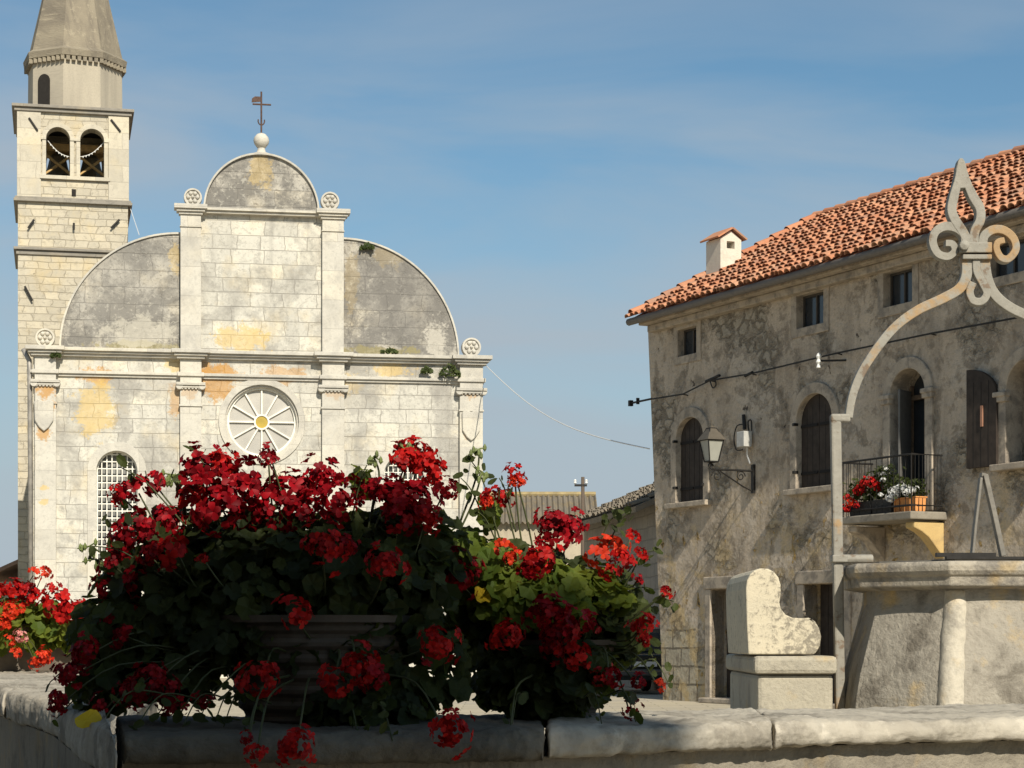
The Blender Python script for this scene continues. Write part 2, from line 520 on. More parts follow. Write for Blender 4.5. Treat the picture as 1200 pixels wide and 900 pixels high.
M_trim_stain = masonry('rust_stained_limestone', (0.63, 0.595, 0.515), (0.56, 0.53, 0.46), (0.38, 0.35, 0.3), 3.2, 0.9, 0.008, 0.02,
                 (0.3, 0.285, 0.26), 0.4, (0.5, 0.68), [cb(53, 459, 13, 9, OR, 0.95, -0.17), cb(51, 477, 13, 8, OR, 0.9, -0.17), cb(51, 508, 9, 10, OR, 0.85, -0.17),
                  cb(52, 572, 6, 4, YE, 0.8, -0.17), cb(52, 588, 6, 5, YE, 0.8, -0.17), cb(551, 457, 13, 10, OR, 0.6, -0.17), cb(551, 506, 7, 9, OR, 0.75, -0.17), cb(222, 460, 12, 8, OR, 0.4, -0.17), cb(392, 462, 12, 8, OR, 0.4, -0.17)], 0.1, 0.35, 1.3, 0.2)

church = empty('church', (CH.p.x, CH.p.y, 0), CH.ang)
tag(church, 'pale limestone church with a three-lobed front, round spoked window and rosette finials', 'church')
aL = CH(39, 600)[0]; aR = CH(565, 600)[0]
ctr = CH(307, 494)
zE = CH(300, 413)[1]          # top of the main cornice
zA = CH(306, 246)[1]          # top of the attic cornice
aC0 = CH(211, 300)[0]; aC1 = CH(403, 300)[0]
px = 63.1 / F
rose_r = 43 * px
wl0, wl1 = CH(113, 552)[0], CH(161, 552)[0]
wzs = CH(137, 552)[1]; wz0 = CH(137, 712)[1]
wr0, wr1 = 2 * ctr[0] - wl1, 2 * ctr[0] - wl0
door_w = 0.95
mb = MB()
mb.plate([(aL, 0), (aR, 0), (aR, zE - 0.02), (aL, zE - 0.02)],
         [circle_loop(ctr[0], ctr[1], rose_r), arch_loop(wl0, wl1, wz0, wzs), arch_loop(wr0, wr1, wz0, wzs),
          rect_loop(ctr[0] - door_w, ctr[0] + door_w, 0.15, 3.1)], 0.0, 0.9)
mb.build('facade_wall', M_cream, church)
mb = MB()
mb.plate(rect_loop(aC0 + 0.05, aC1 - 0.05, zE - 0.02, zA - 0.02), [], 0.08, 0.75)
mb.build('attic_wall', M_cream, church)
# lobes
rl = aC0 - CH(70, 405)[0]
rr = CH(538, 414)[0] - aC1
mb = MB(); mb.plate([(aC0 + 0.02, zE)] + arc_pts(aC0 + 0.02, zE, rl, PI / 2, PI, 24), [], 0.16, 0.8)
o = mb.build('gable_lobe', M_lichen, church)
mb = MB(); mb.arcband(aC0 + 0.02, zE, rl - 0.01, rl + 0.045, PI / 2, PI, 0.1, 0.95, 28)
mb.build('coping', M_trim, o)
mb = MB(); mb.plate([(aC1 - 0.02, zE)] + arc_pts(aC1 - 0.02, zE, rr, 0, PI / 2, 24), [], 0.16, 0.8)
o = mb.build('gable_lobe', M_lichen, church)
mb = MB(); mb.arcband(aC1 - 0.02, zE, rr - 0.01, rr + 0.045, 0, PI / 2, 0.1, 0.95, 28)
mb.build('coping', M_trim, o)
rt = (CH(373, 247)[0] - CH(240, 245)[0]) / 2
act = (CH(373, 247)[0] + CH(240, 245)[0]) / 2
mb = MB(); mb.plate(arc_pts(act, zA, rt, 0, PI, 32), [], 0.16, 0.8)
o = mb.build('gable_lobe', M_lichen, church)
mb = MB(); mb.arcband(act, zA, rt - 0.01, rt + 0.045, 0, PI, 0.06, 0.9, 36)
mb.build('coping', M_trim, o)
# cornices
mb = MB()
mb.moulding(aL - 0.02, aR + 0.02, [(0.30, zE - 0.10, zE), (0.22, zE - 0.17, zE - 0.101), (0.13, zE - 0.25, zE - 0.171)])
mb.moulding(aL, aR, [(0.14, zE - 0.78, zE - 0.69), (0.07, zE - 0.86, zE - 0.781)])
mb.build('main_cornice', M_trim, church, bevel=0.012)
mb = MB()
mb.moulding(CH(241, 250)[0], CH(373, 250)[0], [(0.2, zA - 0.09, zA), (0.12, zA - 0.17, zA - 0.091)])
mb.build('attic_cornice', M_trim, church, bevel=0.012)
# pilasters
def pilaster(u0, u1, top, both):
    a0, a1 = CH(u0, 500)[0], CH(u1, 500)[0]
    P = MB()
    P.box(a0, a1, -0.16, 0.02, 0, zE - 1.72)
    P.box(a0 - 0.05, a1 + 0.05, -0.22, 0.02, 0, 0.5)
    P.box(a0, a1, -0.17, 0.02, zE - 1.66, zE - 1.16)
    P.box(a0 - 0.03, a1 + 0.03, -0.2, 0.02, zE - 1.72, zE - 1.66)
    o = P.build('pilaster', M_trim_stain, church, bevel=0.01)
    K = MB()
    K.box(a0 - 0.06, a1 + 0.06, -0.25, 0.02, zE - 1.16, zE - 1.08)
    for sx in (a0 - 0.02, a1 + 0.02):          # volutes
        K.lathe([(0.001, -0.12), (0.11, -0.12), (0.11, 0.12), (0.001, 0.12)], 14)
        n = 14 * 4
        for i in range(len(K.v) - n, len(K.v)):
            x, y, z = K.v[i]
            K.v[i] = (sx + x, -0.14 + z, zE - 1.10 + y)
    for k in range(6):                          # egg row
        x = a0 + 0.06 + (a1 - a0 - 0.12) * k / 5
        K.box(x - 0.035, x + 0.035, -0.235, -0.1, zE - 1.2, zE - 1.13)
    K.box(a0 - 0.12, a1 + 0.12, -0.3, 0.02, zE - 1.079, zE - 0.99)
    K.build('capital', M_trim, o, bevel=0.012)
    E = MB()
    E.box(a0, a1, -0.2, 0.02, zE - 0.99, zE - 0.27)
    E.box(a0 - 0.08, a1 + 0.08, -0.26, 0.02, zE - 0.8, zE - 0.68)
    for p, z0, z1 in ((0.10, zE - 0.27, zE - 0.19), (0.18, zE - 0.189, zE - 0.11), (0.26, zE - 0.109, zE + 0.01)):
        E.box(a0 - p, a1 + p, -0.22 - p, 0.05, z0, z1)
    E.build('entablature_block', M_trim, o, bevel=0.012)
    if both:
        U = MB()
        U.box(a0 + 0.01, a1 - 0.01, -0.1, 0.1, zE + 0.01, zA - 0.62)
        U.box(a0 + 0.012, a1 - 0.012, -0.12, 0.1, zA - 0.58, zA - 0.24)
        U.box(a0 - 0.01, a1 + 0.01, -0.14, 0.1, zA - 0.62, zA - 0.58)
        for p, z0, z1 in ((0.04, zA - 0.24, zA - 0.16), (0.11, zA - 0.159, zA - 0.08), (0.18, zA - 0.079, zA + 0.06)):
            U.box(a0 - p, a1 + p, -0.14 - p, 0.2, z0, z1)
        U.build('upper_pilaster', M_trim, o, bevel=0.012)
    return a0, a1
p1 = pilaster(41, 66, zE, False)
p2 = pilaster(211, 236, zE, True)
p3 = pilaster(377, 403, zE, True)
p4 = pilaster(538, 565, zE, False)
# rosettes standing on the pilasters
def rosette(u, v, r):
    a, z = CH(u, v, 0.0); rr_ = r * px
    Q = MB()
    def disc(r0, y0, y1, n=28, cx=a, cz=z):
        Q.loft([[(cx + r0 * math.cos(2 * PI * i / n), y, cz + r0 * math.sin(2 * PI * i / n)) for i in range(n)] for y in (y0, y1)])
    disc(rr_, -0.1, 0.14)
    Q.box(a - rr_ * 0.6, a + rr_ * 0.6, -0.12, 0.14, z - rr_ - 0.06, z - rr_ * 0.8)
    o = Q.build('rosette', M_trim, church, bevel=0.015)
    Q = MB()
    Q.arcband(a, z, rr_ * 0.8, rr_ * 0.98, 0, 2 * PI, -0.15, -0.09, 28)
    for k in range(6):
        t = k * PI / 3
        Q.lathe([(0.02, 0.0), (rr_ * 0.25, 0.0), (rr_ * 0.18, 0.05), (0.02, 0.07)], 10)
        n = 40
        for i in range(len(Q.v) - n, len(Q.v)):
            x, y, zz = Q.v[i]
            Q.v[i] = (a + rr_ * 0.5 * math.cos(t) + x, -0.1 - zz, z + rr_ * 0.5 * math.sin(t) + y)
    Q.lathe([(0.02, 0.0), (rr_ * 0.2, 0.0), (0.02, 0.09)], 10)
    for i in range(len(Q.v) - 30, len(Q.v)):
        x, y, zz = Q.v[i]; Q.v[i] = (a + x, -0.1 - zz, z + y)
    Q.build('petals', M_trim, o)
rosette(53, 396.5, 11); rosette(226, 232, 10.5); rosette(386.5, 236.5, 11); rosette(552, 407.5, 11.5)
# shields
def shield(u, v):
    a, z = CH(u, v); w = 11 * px; h_ = 19 * px
    Q = MB()
    pts = [(a - w, z + h_ * 0.8), (a - w * 0.5, z + h_ * 0.95), (a, z + h_ * 0.8), (a + w * 0.5, z + h_ * 0.95), (a + w, z + h_ * 0.8),
           (a + w * 0.95, z - h_ * 0.35), (a + w * 0.5, z - h_ * 0.75), (a, z - h_), (a - w * 0.5, z - h_ * 0.75), (a - w * 0.95, z - h_ * 0.35)]
    Q.plate(pts[::-1][::-1], [], -0.25, -0.15)
    Q.build('stone_shield', M_trim, church, bevel=0.03)
shield(52, 487); shield(551, 499)
# round window
a, z = ctr
mb = MB()
mb.arcband(a, z, 43 * px, 50.5 * px, 0, 2 * PI, -0.05, 0.05, 56)
mb.arcband(a, z, 40.5 * px, 43.2 * px, 0, 2 * PI, 0.04, 0.5, 56)
rose = mb.build('round_window', M_trim, church, bevel=0.01)
mb = MB(); mb.arcband(a, z, 38 * px, 40.6 * px, 0, 2 * PI, 0.16, 0.34, 56)
for k in range(12):
    t = k * PI / 6
    d = Vector((math.cos(t), 0, math.sin(t)))
    n_ = Vector((-math.sin(t), 0, math.cos(t))) * 0.024
    q0 = Vector((a, 0.17, z)) + d * 8 * px; q1 = Vector((a, 0.17, z)) + d * 38 * px
    mb.add([q0 + n_, q0 - n_, q1 - n_, q1 + n_] + [p + Vector((0, 0.12, 0)) for p in (q0 + n_, q0 - n_, q1 - n_, q1 + n_)],
           [[0, 1, 2, 3], [7, 6, 5, 4], [0, 4, 5, 1], [1, 5, 6, 2], [2, 6, 7, 3], [3, 7, 4, 0]])
mb.arcband(a, z, 7.2 * px, 9.2 * px, 0, 2 * PI, 0.15, 0.31, 32)
mb.build('spoke_frame', M_white_paint, rose)
mb = MB(); mb.loft([[(a + 39 * px * math.cos(2 * PI * i / 48), y, z + 39 * px * math.sin(2 * PI * i / 48)) for i in range(48)] for y in (0.24, 0.26)])
mb.build('pane', M_lead_glass, rose)
mb = MB(); mb.loft([[(a + 7.5 * px * math.cos(2 * PI * i / 24), y, z + 7.5 * px * math.sin(2 * PI * i / 24)) for i in range(24)] for y in (0.18, 0.22)])
mb.build('amber_pane', M_amber, rose)
# arched windows with white lattice
for x0, x1 in ((wl0, wl1), (wr0, wr1)):
    cx = (x0 + x1) / 2; rw = (x1 - x0) / 2
    mb = MB()
    mb.arcband(cx, wzs, rw, rw + 0.27, 0, PI, -0.04, 0.05, 28)
    mb.box(x0 - 0.27, x0, -0.04, 0.05, wz0, wzs); mb.box(x1, x1 + 0.27, -0.04, 0.05, wz0, wzs)
    mb.box(x0 - 0.32, x1 + 0.32, -0.1, 0.05, wz0 - 0.16, wz0 - 0.003)
    w = mb.build('arched_window', M_trim, church, bevel=0.01)
    mb = MB()
    for k in range(1, 8):
        x = x0 + (x1 - x0) * k / 8
        zt = wzs + math.sqrt(max(0, rw * rw - (x - cx) ** 2))
        mb.box(x - 0.016, x + 0.016, 0.2, 0.235, wz0, zt)
    zz = wz0 + 0.16
    while zz < wzs + rw - 0.05:
        hw = rw if zz < wzs else math.sqrt(max(0, rw * rw - (zz - wzs) ** 2))
        mb.box(cx - hw, cx + hw, 0.197, 0.232, zz - 0.016, zz + 0.016)
        zz += 0.215
    mb.arcband(cx, wzs, rw - 0.04, rw + 0.004, 0, PI, 0.18, 0.26, 24)
    mb.box(x0 - 0.002, x0 + 0.04, 0.18, 0.26, wz0, wzs); mb.box(x1 - 0.04, x1 + 0.002, 0.18, 0.26, wz0, wzs)
    mb.build('lattice', M_white_paint, w)
    mb = MB(); mb.plate(arch_loop(x0 - 0.01, x1 + 0.01, wz0, wzs), [], 0.42, 0.45)
    mb.build('pane', plain('grey_reflecting_glass', (0.17, 0.17, 0.16), 0.5, 0.4, var=0.5, scale=1.5), w)  # reflection put into the pane as an even grey colour
# portal
mb = MB()
mb.box(ctr[0] - door_w - 0.3, ctr[0] - door_w, -0.12, 0.1, 0.15, 3.1)
mb.box(ctr[0] + door_w, ctr[0] + door_w + 0.3, -0.12, 0.1, 0.15, 3.1)
mb.box(ctr[0] - door_w - 0.32, ctr[0] + door_w + 0.32, -0.14, 0.1, 3.1, 3.45)
mb.box(ctr[0] - door_w - 0.5, ctr[0] + door_w + 0.5, -0.3, 0.1, 3.45, 3.62)
mb.box(ctr[0] - door_w - 0.8, ctr[0] + door_w + 0.8, -0.9, 0.05, 0, 0.147)
dr = mb.build('portal', M_trim, church, bevel=0.012)
mb = MB()
for s in (0, 1):
    x0 = ctr[0] - door_w + s * door_w
    mb.box(x0 + 0.005, x0 + door_w - 0.005, 0.25, 0.33, 0.16, 3.09)
    for k in range(3):
        mb.box(x0 + 0.15, x0 + door_w - 0.15, 0.22, 0.26, 0.35 + k * 0.92, 1.1 + k * 0.92)
mb.build('door', M_timber, dr, bevel=0.01)
# nave behind the front
mb = MB()
mb.box(aL + 0.1, aR - 0.1, 0.9, 2.6, 0, zE - 0.4)
mb.box(aL + 3.4, aR - 0.1, 2.6, 24, 0, zE - 0.4)
mb.build('nave_wall', M_cream, church)
mb = MB()
zc = zE + 2.2
aM = (aL + 3.4 + aR) / 2
mb.add([(aL + 3.2, 0.82, zE - 0.39), (aR + 0.1, 0.82, zE - 0.39), (aM, 0.82, zc), (aL + 3.2, 24.3, zE - 0.39), (aR + 0.1, 24.3, zE - 0.39), (aM, 24.3, zc)],
       [[0, 1, 2], [3, 5, 4], [0, 2, 5, 3], [2, 1, 4, 5], [0, 3, 4, 1]])
M_oldtile = stone('weathered_roof', (0.33, 0.2, 0.13), (0.24, 0.16, 0.11), 3)
mb.build('nave_roof', M_oldtile, church)
# downpipe on the left flank
mb = MB()
g = CH(42, 412)
mb.tube([(aL - 0.3, 0.1, zE - 0.05), (aL - 0.12, 0.0, zE - 0.4), (aL - 0.1, -0.02, zE - 0.8), (aL - 0.05, -0.02, 0.2)], 0.075, 10)
mb.build('downpipe', M_zinc, church, smooth=True)
# finial, iron cross with vane
fa, fz = CH(307, 161)
mb = MB()
mb.lathe([(0.34, zA + rt - 0.03 - fz), (0.3, -0.42), (0.14, -0.36), (0.11, -0.22), (0.13, -0.18)], 20, (fa, 0.45, fz))
mb.lathe([(0.02, -0.24), (0.14, -0.21), (0.22, -0.1), (0.245, 0.0), (0.22, 0.1), (0.14, 0.2), (0.02, 0.245)], 20, (fa, 0.45, fz))
fin = mb.build('ball_finial', M_trim, church, smooth=True)
mb = MB()
ztop = CH(306, 103)[1]; zb = CH(306, 118)[1]
mb.tube([(fa, 0.45, fz + 0.2), (fa, 0.45, ztop)], 0.028, 8)
mb.tube([(fa - 0.27, 0.45, zb), (fa + 0.3, 0.45, zb)], 0.028, 8)
mb.tube([(fa - 0.1 * math.cos(t), 0.45, fz + 0.62 + 0.13 * math.sin(t)) for t in [PI * k / 8 * 1.2 - 0.3 + PI for k in range(9)]], 0.02, 6)
mb.plate([(fa - 0.3, zb + 0.05), (fa - 0.03, zb + 0.08), (fa - 0.03, zb + 0.24), (fa - 0.2, zb + 0.24), (fa - 0.29, zb + 0.17)], [], 0.44, 0.46)
mb.build('iron_cross', M_old_iron, church)

# weeds rooted in the cornice
M_weed = leaf_mat('weed_leaves', (0.05, 0.07, 0.025), (0.1, 0.12, 0.04), (0.12, 0.16, 0.04))
def leaf_poly(mb, p, nrm, size, n=9, cup=0.25, long=1.0, rnd=random):
    nrm = nrm.normalized()
    a = nrm.orthogonal().normalized()
    a = Quaternion(nrm, rnd.uniform(0, 2 * PI)) @ a
    c = nrm.cross(a)
    vs = [tuple(p + nrm * (-cup * size * 0.6))]
    for i in range(n):
        t = 2 * PI * i / n
        if n >= 12:
            rr_ = size * (1.0 if i % 2 == 0 else 0.86) * (0.55 if i == 0 else 1.0)
        else:
            rr_ = size * rnd.uniform(0.85, 1.1)
        vs.append(tuple(p + a * rr_ * math.cos(t) * long + c * rr_ * math.sin(t) + nrm * size * cup * rnd.uniform(-0.4, 0.5)))
    mb.add(vs, [[0, i + 1, (i + 1) % n + 1] for i in range(n)])
def weed(u, v, off, w, h_, label, seed):
    rnd = random.Random(seed)
    a_, z_ = CH(u, v, off)
    P = church.matrix_basis
    q = CH.p + CH.d * a_ + CH.n * off
    Q = MB()
    for k in range(90):
        t = rnd.uniform(-1, 1)
        p = Vector((t * w, rnd.uniform(-0.12, 0.02), rnd.uniform(0, h_ * (1 - t * t * 0.8))))
        leaf_poly(Q, p, Vector((rnd.uniform(-1, 1), -0.8, rnd.uniform(-0.3, 1))), rnd.uniform(0.02, 0.05), 5, 0.3, 1.9, rnd)
    o = Q.build('weed_tuft', M_weed, None, fix=False, loc=(q.x, q.y, z_))
    tag(o, label, 'weed', 'weeds growing on the church front')
weed(527, 441, -0.25, 0.32, 0.36, 'largest green weed tuft, on the lower cornice by the right corner pilaster', 1)
weed(500, 437, -0.18, 0.17, 0.18, 'small green weed tuft on the lower cornice, next to the largest tuft', 2)
weed(430, 292, 0.1, 0.2, 0.16, 'weed tuft high up on the dark right-hand lobe of the church', 3)
weed(456, 414, -0.12, 0.26, 0.12, 'flat weed tuft lying along the ledge under the right-hand lobe', 4)
weed(66, 418, -0.28, 0.14, 0.16, 'mossy green tuft beside the left corner pilaster block', 5)

# ------------------------------------------------------------------ bell tower
TW = Plane((21 - 600) / F * 68.0, 68.0, R(12.6))
tw = TW(150, 300)[0]
M_rubble = masonry('coursed_rubble', (0.60, 0.54, 0.42), (0.50, 0.45, 0.35), (0.36, 0.315, 0.235), 0.52, 0.25, 0.016, 0.09,
                   (0.36, 0.33, 0.28), 0.35, (0.54, 0.7), [], 0.5, 0.7, 0.8, 0.15)
M_quoin = masonry('quoin_limestone', (0.6, 0.55, 0.44), (0.55, 0.5, 0.4), (0.4, 0.36, 0.29), 1.3, 0.55, 0.012, 0.03,
                  (0.36, 0.33, 0.28), 0.3, (0.54, 0.7), [], 0.3, 0.4, 0.8, 0.15)
b = NB('aged_render')
v, s_ = b.wall_vec()
n1 = b.noise(b.scale(v, (1.6, 0.25, 1)), 1.0, 7, 0.6); n2 = b.noise(v, 18, 6, 0.6)
col = b.mix(b.rng(n1, 0.35, 0.7), (0.45, 0.40, 0.31), (0.33, 0.295, 0.235))
col = b.mix(b.rng(n2, 0.45, 0.8, 0, 0.35), col, (0.2, 0.18, 0.15))
b.bump(n2, 0.4, 0.02)
M_render = b.done(col, 0.93, 0.1)
b = NB('spire_render')
v, s_ = b.wall_vec()
n1 = b.noise(v, 1.2, 7, 0.6); n2 = b.noise(v, 30, 6, 0.7)
col = b.mix(b.rng(n1, 0.35, 0.7), (0.30, 0.26, 0.19), (0.22, 0.19, 0.145))
col = b.mix(b.rng(n2, 0.45, 0.75, 0, 0.4), col, (0.13, 0.11, 0.09))
n3 = b.noise(b.scale(v, (3, 0.5, 1)), 1.1, 8, 0.65)
col = b.mix(b.rng(n3, 0.48, 0.62, 0, 0.55), col, (0.15, 0.13, 0.105))
n4 = b.noise(v, 3.5, 9, 0.7)
col = b.mix(b.rng(n4, 0.54, 0.62, 0, 0.5), col, (0.38, 0.33, 0.24))
b.bump(b.math('ADD', n2, n4), 0.7, 0.04)
M_spire = b.done(col, 0.95, 0.1)
M_ledge = masonry('grey_ledge', (0.34, 0.31, 0.26), (0.28, 0.255, 0.215), (0.2, 0.18, 0.15), 2.5, 0.6, 0.01, 0.03, (0.17, 0.16, 0.14), 0.5, (0.45, 0.65), [], 0.25, 0.4, 1.5, 0.2)

tower = empty('bell_tower', (TW.p.x, TW.p.y, 0), TW.ang)
tag(tower, 'tall square stone bell tower with twin belfry arches and a pointed spire beside the church', 'tower')
zt = [TW(85, v_)[1] for v_ in (297, 237, 130)]     # ledge heights
D_ = tw
mb = MB(); mb.box(0, tw, 0, D_, 0, zt[1] - 0.02); mb.build('shaft', M_rubble, tower)
# belfry: four walls with twin arches
z0b, z1b = zt[1] - 0.02, zt[2] - 0.05
op = [(TW(54, 180)[0], TW(82, 180)[0]), (TW(94, 180)[0], TW(122, 180)[0])]
zs_ = TW(88, 164)[1]; zb_ = TW(88, 207)[1]
holes = [arch_loop(x0, x1, zb_, zs_, 14) for x0, x1 in op]
mb = MB()
fr = MB(); fr.plate(rect_loop(0, tw, z0b, z1b), holes, 0.0, 0.55); mb.add(fr.v, fr.f)
bk = [(x, D_ - y, z_) for x, y, z_ in fr.v]; mb.add(bk, [f[::-1] for f in fr.f])
sd = MB(); sd.plate(rect_loop(0.55, D_ - 0.55, z0b, z1b), holes, 0.0, 0.55)
mb.add([(y, x, z_) for x, y, z_ in sd.v], [f[::-1] for f in sd.f])
mb.add([(tw - y, x, z_) for x, y, z_ in sd.v], sd.f)
mb.build('belfry_wall', M_rubble, tower)
for x0, x1 in ((-0.03, TW(48, 200)[0]), (TW(127, 200)[0], tw + 0.03)):
    mb = MB(); mb.box(x0, x1, -0.07, 0.02, zt[1], zt[2] - 0.1)
    mb.build('corner_strip', M_quoin, tower, bevel=0.01)
mb = MB()
for x0, x1 in op:
    cx = (x0 + x1) / 2; rw = (x1 - x0) / 2
    mb.arcband(cx, zs_, rw, rw + 0.15, 0, PI, -0.05, 0.05, 20)
    mb.box(x0 - 0.13, x0, -0.05, 0.05, zb_, zs_); mb.box(x1, x1 + 0.13, -0.05, 0.05, zb_, zs_)
    mb.box(x0 - 0.17, x0, -0.08, 0.05, zs_ - 0.05, zs_ + 0.05); mb.box(x1, x1 + 0.17, -0.08, 0.05, zs_ - 0.05, zs_ + 0.05)
mb.box(op[0][0] - 0.2, op[1][1] + 0.2, -0.1, 0.05, zb_ - 0.13, zb_ - 0.004)
mb.build('arch_surround', M_quoin, tower, bevel=0.008)
def ledge(name, z_, steps):
    L = MB()
    for p, h0, h1 in steps:
        L.box(-p, tw + p, -p, D_ + p, z_ + h0, z_ + h1)
    return L.build(name, M_ledge, tower, bevel=0.015)
ledge('stone_ledge', zt[0], [(0.14, 0.05, 0.14), (0.06, -0.1, 0.049)])
ledge('stone_ledge', zt[1], [(0.10, 0.05, 0.12), (0.14, -0.05, 0.049)])
ledge('stone_ledge', zt[2], [(0.2, 0.02, 0.12), (0.12, -0.1, 0.019)])
# drum, hood and spire
cxt = TW(88, 95, D_ / 2)[0]
cyt = D_ / 2
zd0 = zt[2] + 0.12
s2 = (68.0 + D_ / 2) / F
rd = 54 * s2 * 1.04
zd1 = TW(88, 66, 0.3)[1]
rot = R(22.5 + 8)
mb = MB()
mb.lathe([(rd * 1.0, zd0), (rd * 0.99, zd1)], 8, (cxt, cyt, 0), rot)
mb.build('drum', M_render, tower)
mb = MB()
mb.lathe([(rd * 1.0, zd1 - 0.04), (rd * 1.08, zd1 + 0.0), (rd * 1.1, zd1 + 0.2), (rd * 0.98, zd1 + 0.34)], 8, (cxt, cyt, 0), rot)
for i in range(8):
    for k in range(7):
        t = k / 7
        a0 = rot + 2 * PI * i / 8; a1 = rot + 2 * PI * (i + 1) / 8
        p = Vector((math.cos(a0), math.sin(a0))) * (1 - t) + Vector((math.cos(a1), math.sin(a1))) * t
        p = p * rd * 1.04
        mb.box(cxt + p.x - 0.06, cxt + p.x + 0.06, cyt + p.y - 0.06, cyt + p.y + 0.06, zd1 - 0.17, zd1 - 0.02)
mb.build('hood', M_spire, tower)
zap = TW(88, -150, D_ / 2)[1]
mb = MB(); mb.lathe([(rd * 1.0, zd1 + 0.3), (0.12, zap)], 8, (cxt, cyt, 0), rot)
mb.build('spire', M_spire, tower)
mb = MB()
dw = TW(51.5, 107)
# window in the drum, set on the face turned to the left
best = None
for i in range(8):
    am = rot + 2 * PI * (i + 0.5) / 8
    nx, ny = math.cos(am), math.sin(am)
    if ny < -0.3:
        q = Vector((cxt + nx * rd * 0.924, cyt + ny * rd * 0.924))
        if best is None or abs(q.x - dw[0]) < abs(best[0].x - dw[0]): best = (q, am)
q, am = best
tx = Vector((-math.sin(am), math.cos(am)))
loop = arch_loop(-0.24, 0.24, 0, 0.85, 10)
zz = TW(51, 124, 0.6)[1]
off = (dw[0] - q.x) / tx.x if abs(tx.x) > 0.2 else 0
off = max(-0.6, min(0.6, off))
Q = MB(); Q.plate(loop, [], -0.02, 0.03)
nn = Vector((math.cos(am), math.sin(am)))
M_ = [(q.x + tx.x * (x + off) - nn.x * y, q.y + tx.y * (x + off) - nn.y * y, zz + z_) for x, y, z_ in Q.v]
mb.add(M_, Q.f)
mb.build('drum_window', M_dark_void, tower)
# slit and iron anchors
mb = MB(); a_, z_ = TW(86.5, 226); mb.box(a_ - 0.07, a_ + 0.07, -0.012, 0.05, z_ - 0.12, z_ + 0.12)
mb.build('slit_opening', M_dark_void, tower)
for (u0, v0, u1, v1) in ((34, 139, 44, 154), (130, 141, 141, 155), (33, 268, 40, 258), (130, 268, 140, 258), (29, 336, 38, 353), (86.5, 262, 86.5, 270)):
    A = TW(u0, v0); B = TW(u1, v1)
    mb = MB(); mb.tube([(A[0], -0.1, A[1]), (B[0], -0.1, B[1])], 0.035, 6)
    mb.build('iron_anchor', M_black_iron, tower)
# timber bell frame
mb = MB()
for x0, x1 in op:
    mb.tube([(x0 - 0.1, 1.4, zb_ + 0.3), (x1 + 0.1, 1.4, zb_ + 1.05)], 0.05, 6)
    mb.tube([(x0 - 0.1, 1.3, zb_ + 1.05), (x1 + 0.1, 1.3, zb_ + 0.3)], 0.05, 6)
mb.box(0.5, tw - 0.5, 1.5, 1.7, zs_ - 0.02, zs_ + 0.2)
mb.box(0.5, tw - 0.5, 2.6, 2.8, zs_ - 0.02, zs_ + 0.2)
mb.build('bell_frame', M_pale_timber, tower)
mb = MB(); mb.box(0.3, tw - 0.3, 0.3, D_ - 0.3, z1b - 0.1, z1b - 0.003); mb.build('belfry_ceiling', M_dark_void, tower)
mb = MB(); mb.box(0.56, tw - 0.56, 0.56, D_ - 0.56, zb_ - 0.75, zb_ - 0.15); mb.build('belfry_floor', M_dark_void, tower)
for i, (x0, x1) in enumerate(op):
    cx = (x0 + x1) / 2
    w = TW.p + TW.d * cx + TW.n * 2.1
    Q = MB(); Q.lathe([(0.46, -0.85), (0.43, -0.78), (0.34, -0.45), (0.27, -0.15), (0.18, -0.03), (0.03, 0.0)], 20, (0, 0, 0))
    Q.box(-0.05, 0.05, -0.12, 0.12, -0.02, 0.22)
    o = Q.build('church_bell', M_bronze, None, smooth=False, loc=(w.x, w.y, zs_ - 0.0))
    tag(o, ('bronze bell hanging behind the left arch of the belfry', 'bronze bell hanging behind the right arch of the belfry')[i], 'bell', 'bells in the belfry')
# string of bulbs in each arch
for i, (x0, x1) in enumerate(op):
    e = ((56, 163), (82, 182)) if i == 0 else ((122, 165), (94, 182))
    Q = MB()
    A = TW(*e[0], 0.02); B = TW(*e[1], 0.02)
    pts = []
    for k in range(9):
        t = k / 8
        pts.append((A[0] + (B[0] - A[0]) * t, 0.25, A[1] + (B[1] - A[1]) * t - 0.12 * math.sin(PI * t)))
    Q.tube(pts, 0.012, 5)
    for p in pts[1:-1]:
        Q.lathe([(0.006, 0), (0.018, -0.02), (0.018, -0.04), (0.006, -0.055)], 8, p)
    P = TW.p
    o = Q.build('light_string', M_ceramic, None)
    o.location = (P.x, P.y, 0); o.rotation_euler = (0, 0, TW.ang)
    tag(o, ('string of small white bulbs sagging across the left belfry arch', 'string of small white bulbs sagging across the right belfry arch')[i], 'lights', 'bulb strings in the belfry')

# low outbuilding left of the church
mb = MB()
ob = empty('outbuilding', (-19.3, 76, 0))
tag(ob, 'low dark outbuilding with a sloping roof at the far left beside the tower', 'outbuilding')
Q = MB(); Q.box(0, 2.05, 0, 4, 0, 3.3); Q.build('wall', M_rubble, ob)
Q = MB()
Q.add([(-0.35, -0.3, 3.35), (2.2, -0.3, 4.5), (2.2, 4.3, 4.5), (-0.35, 4.3, 3.35), (-0.35, -0.3, 3.5), (2.2, -0.3, 4.65), (2.2, 4.3, 4.65), (-0.35, 4.3, 3.5)],
      [[0, 3, 2, 1], [4, 5, 6, 7], [0, 1, 5, 4], [1, 2, 6, 5], [2, 3, 7, 6], [3, 0, 4, 7]])
Q.build('roof', M_oldtile, ob)

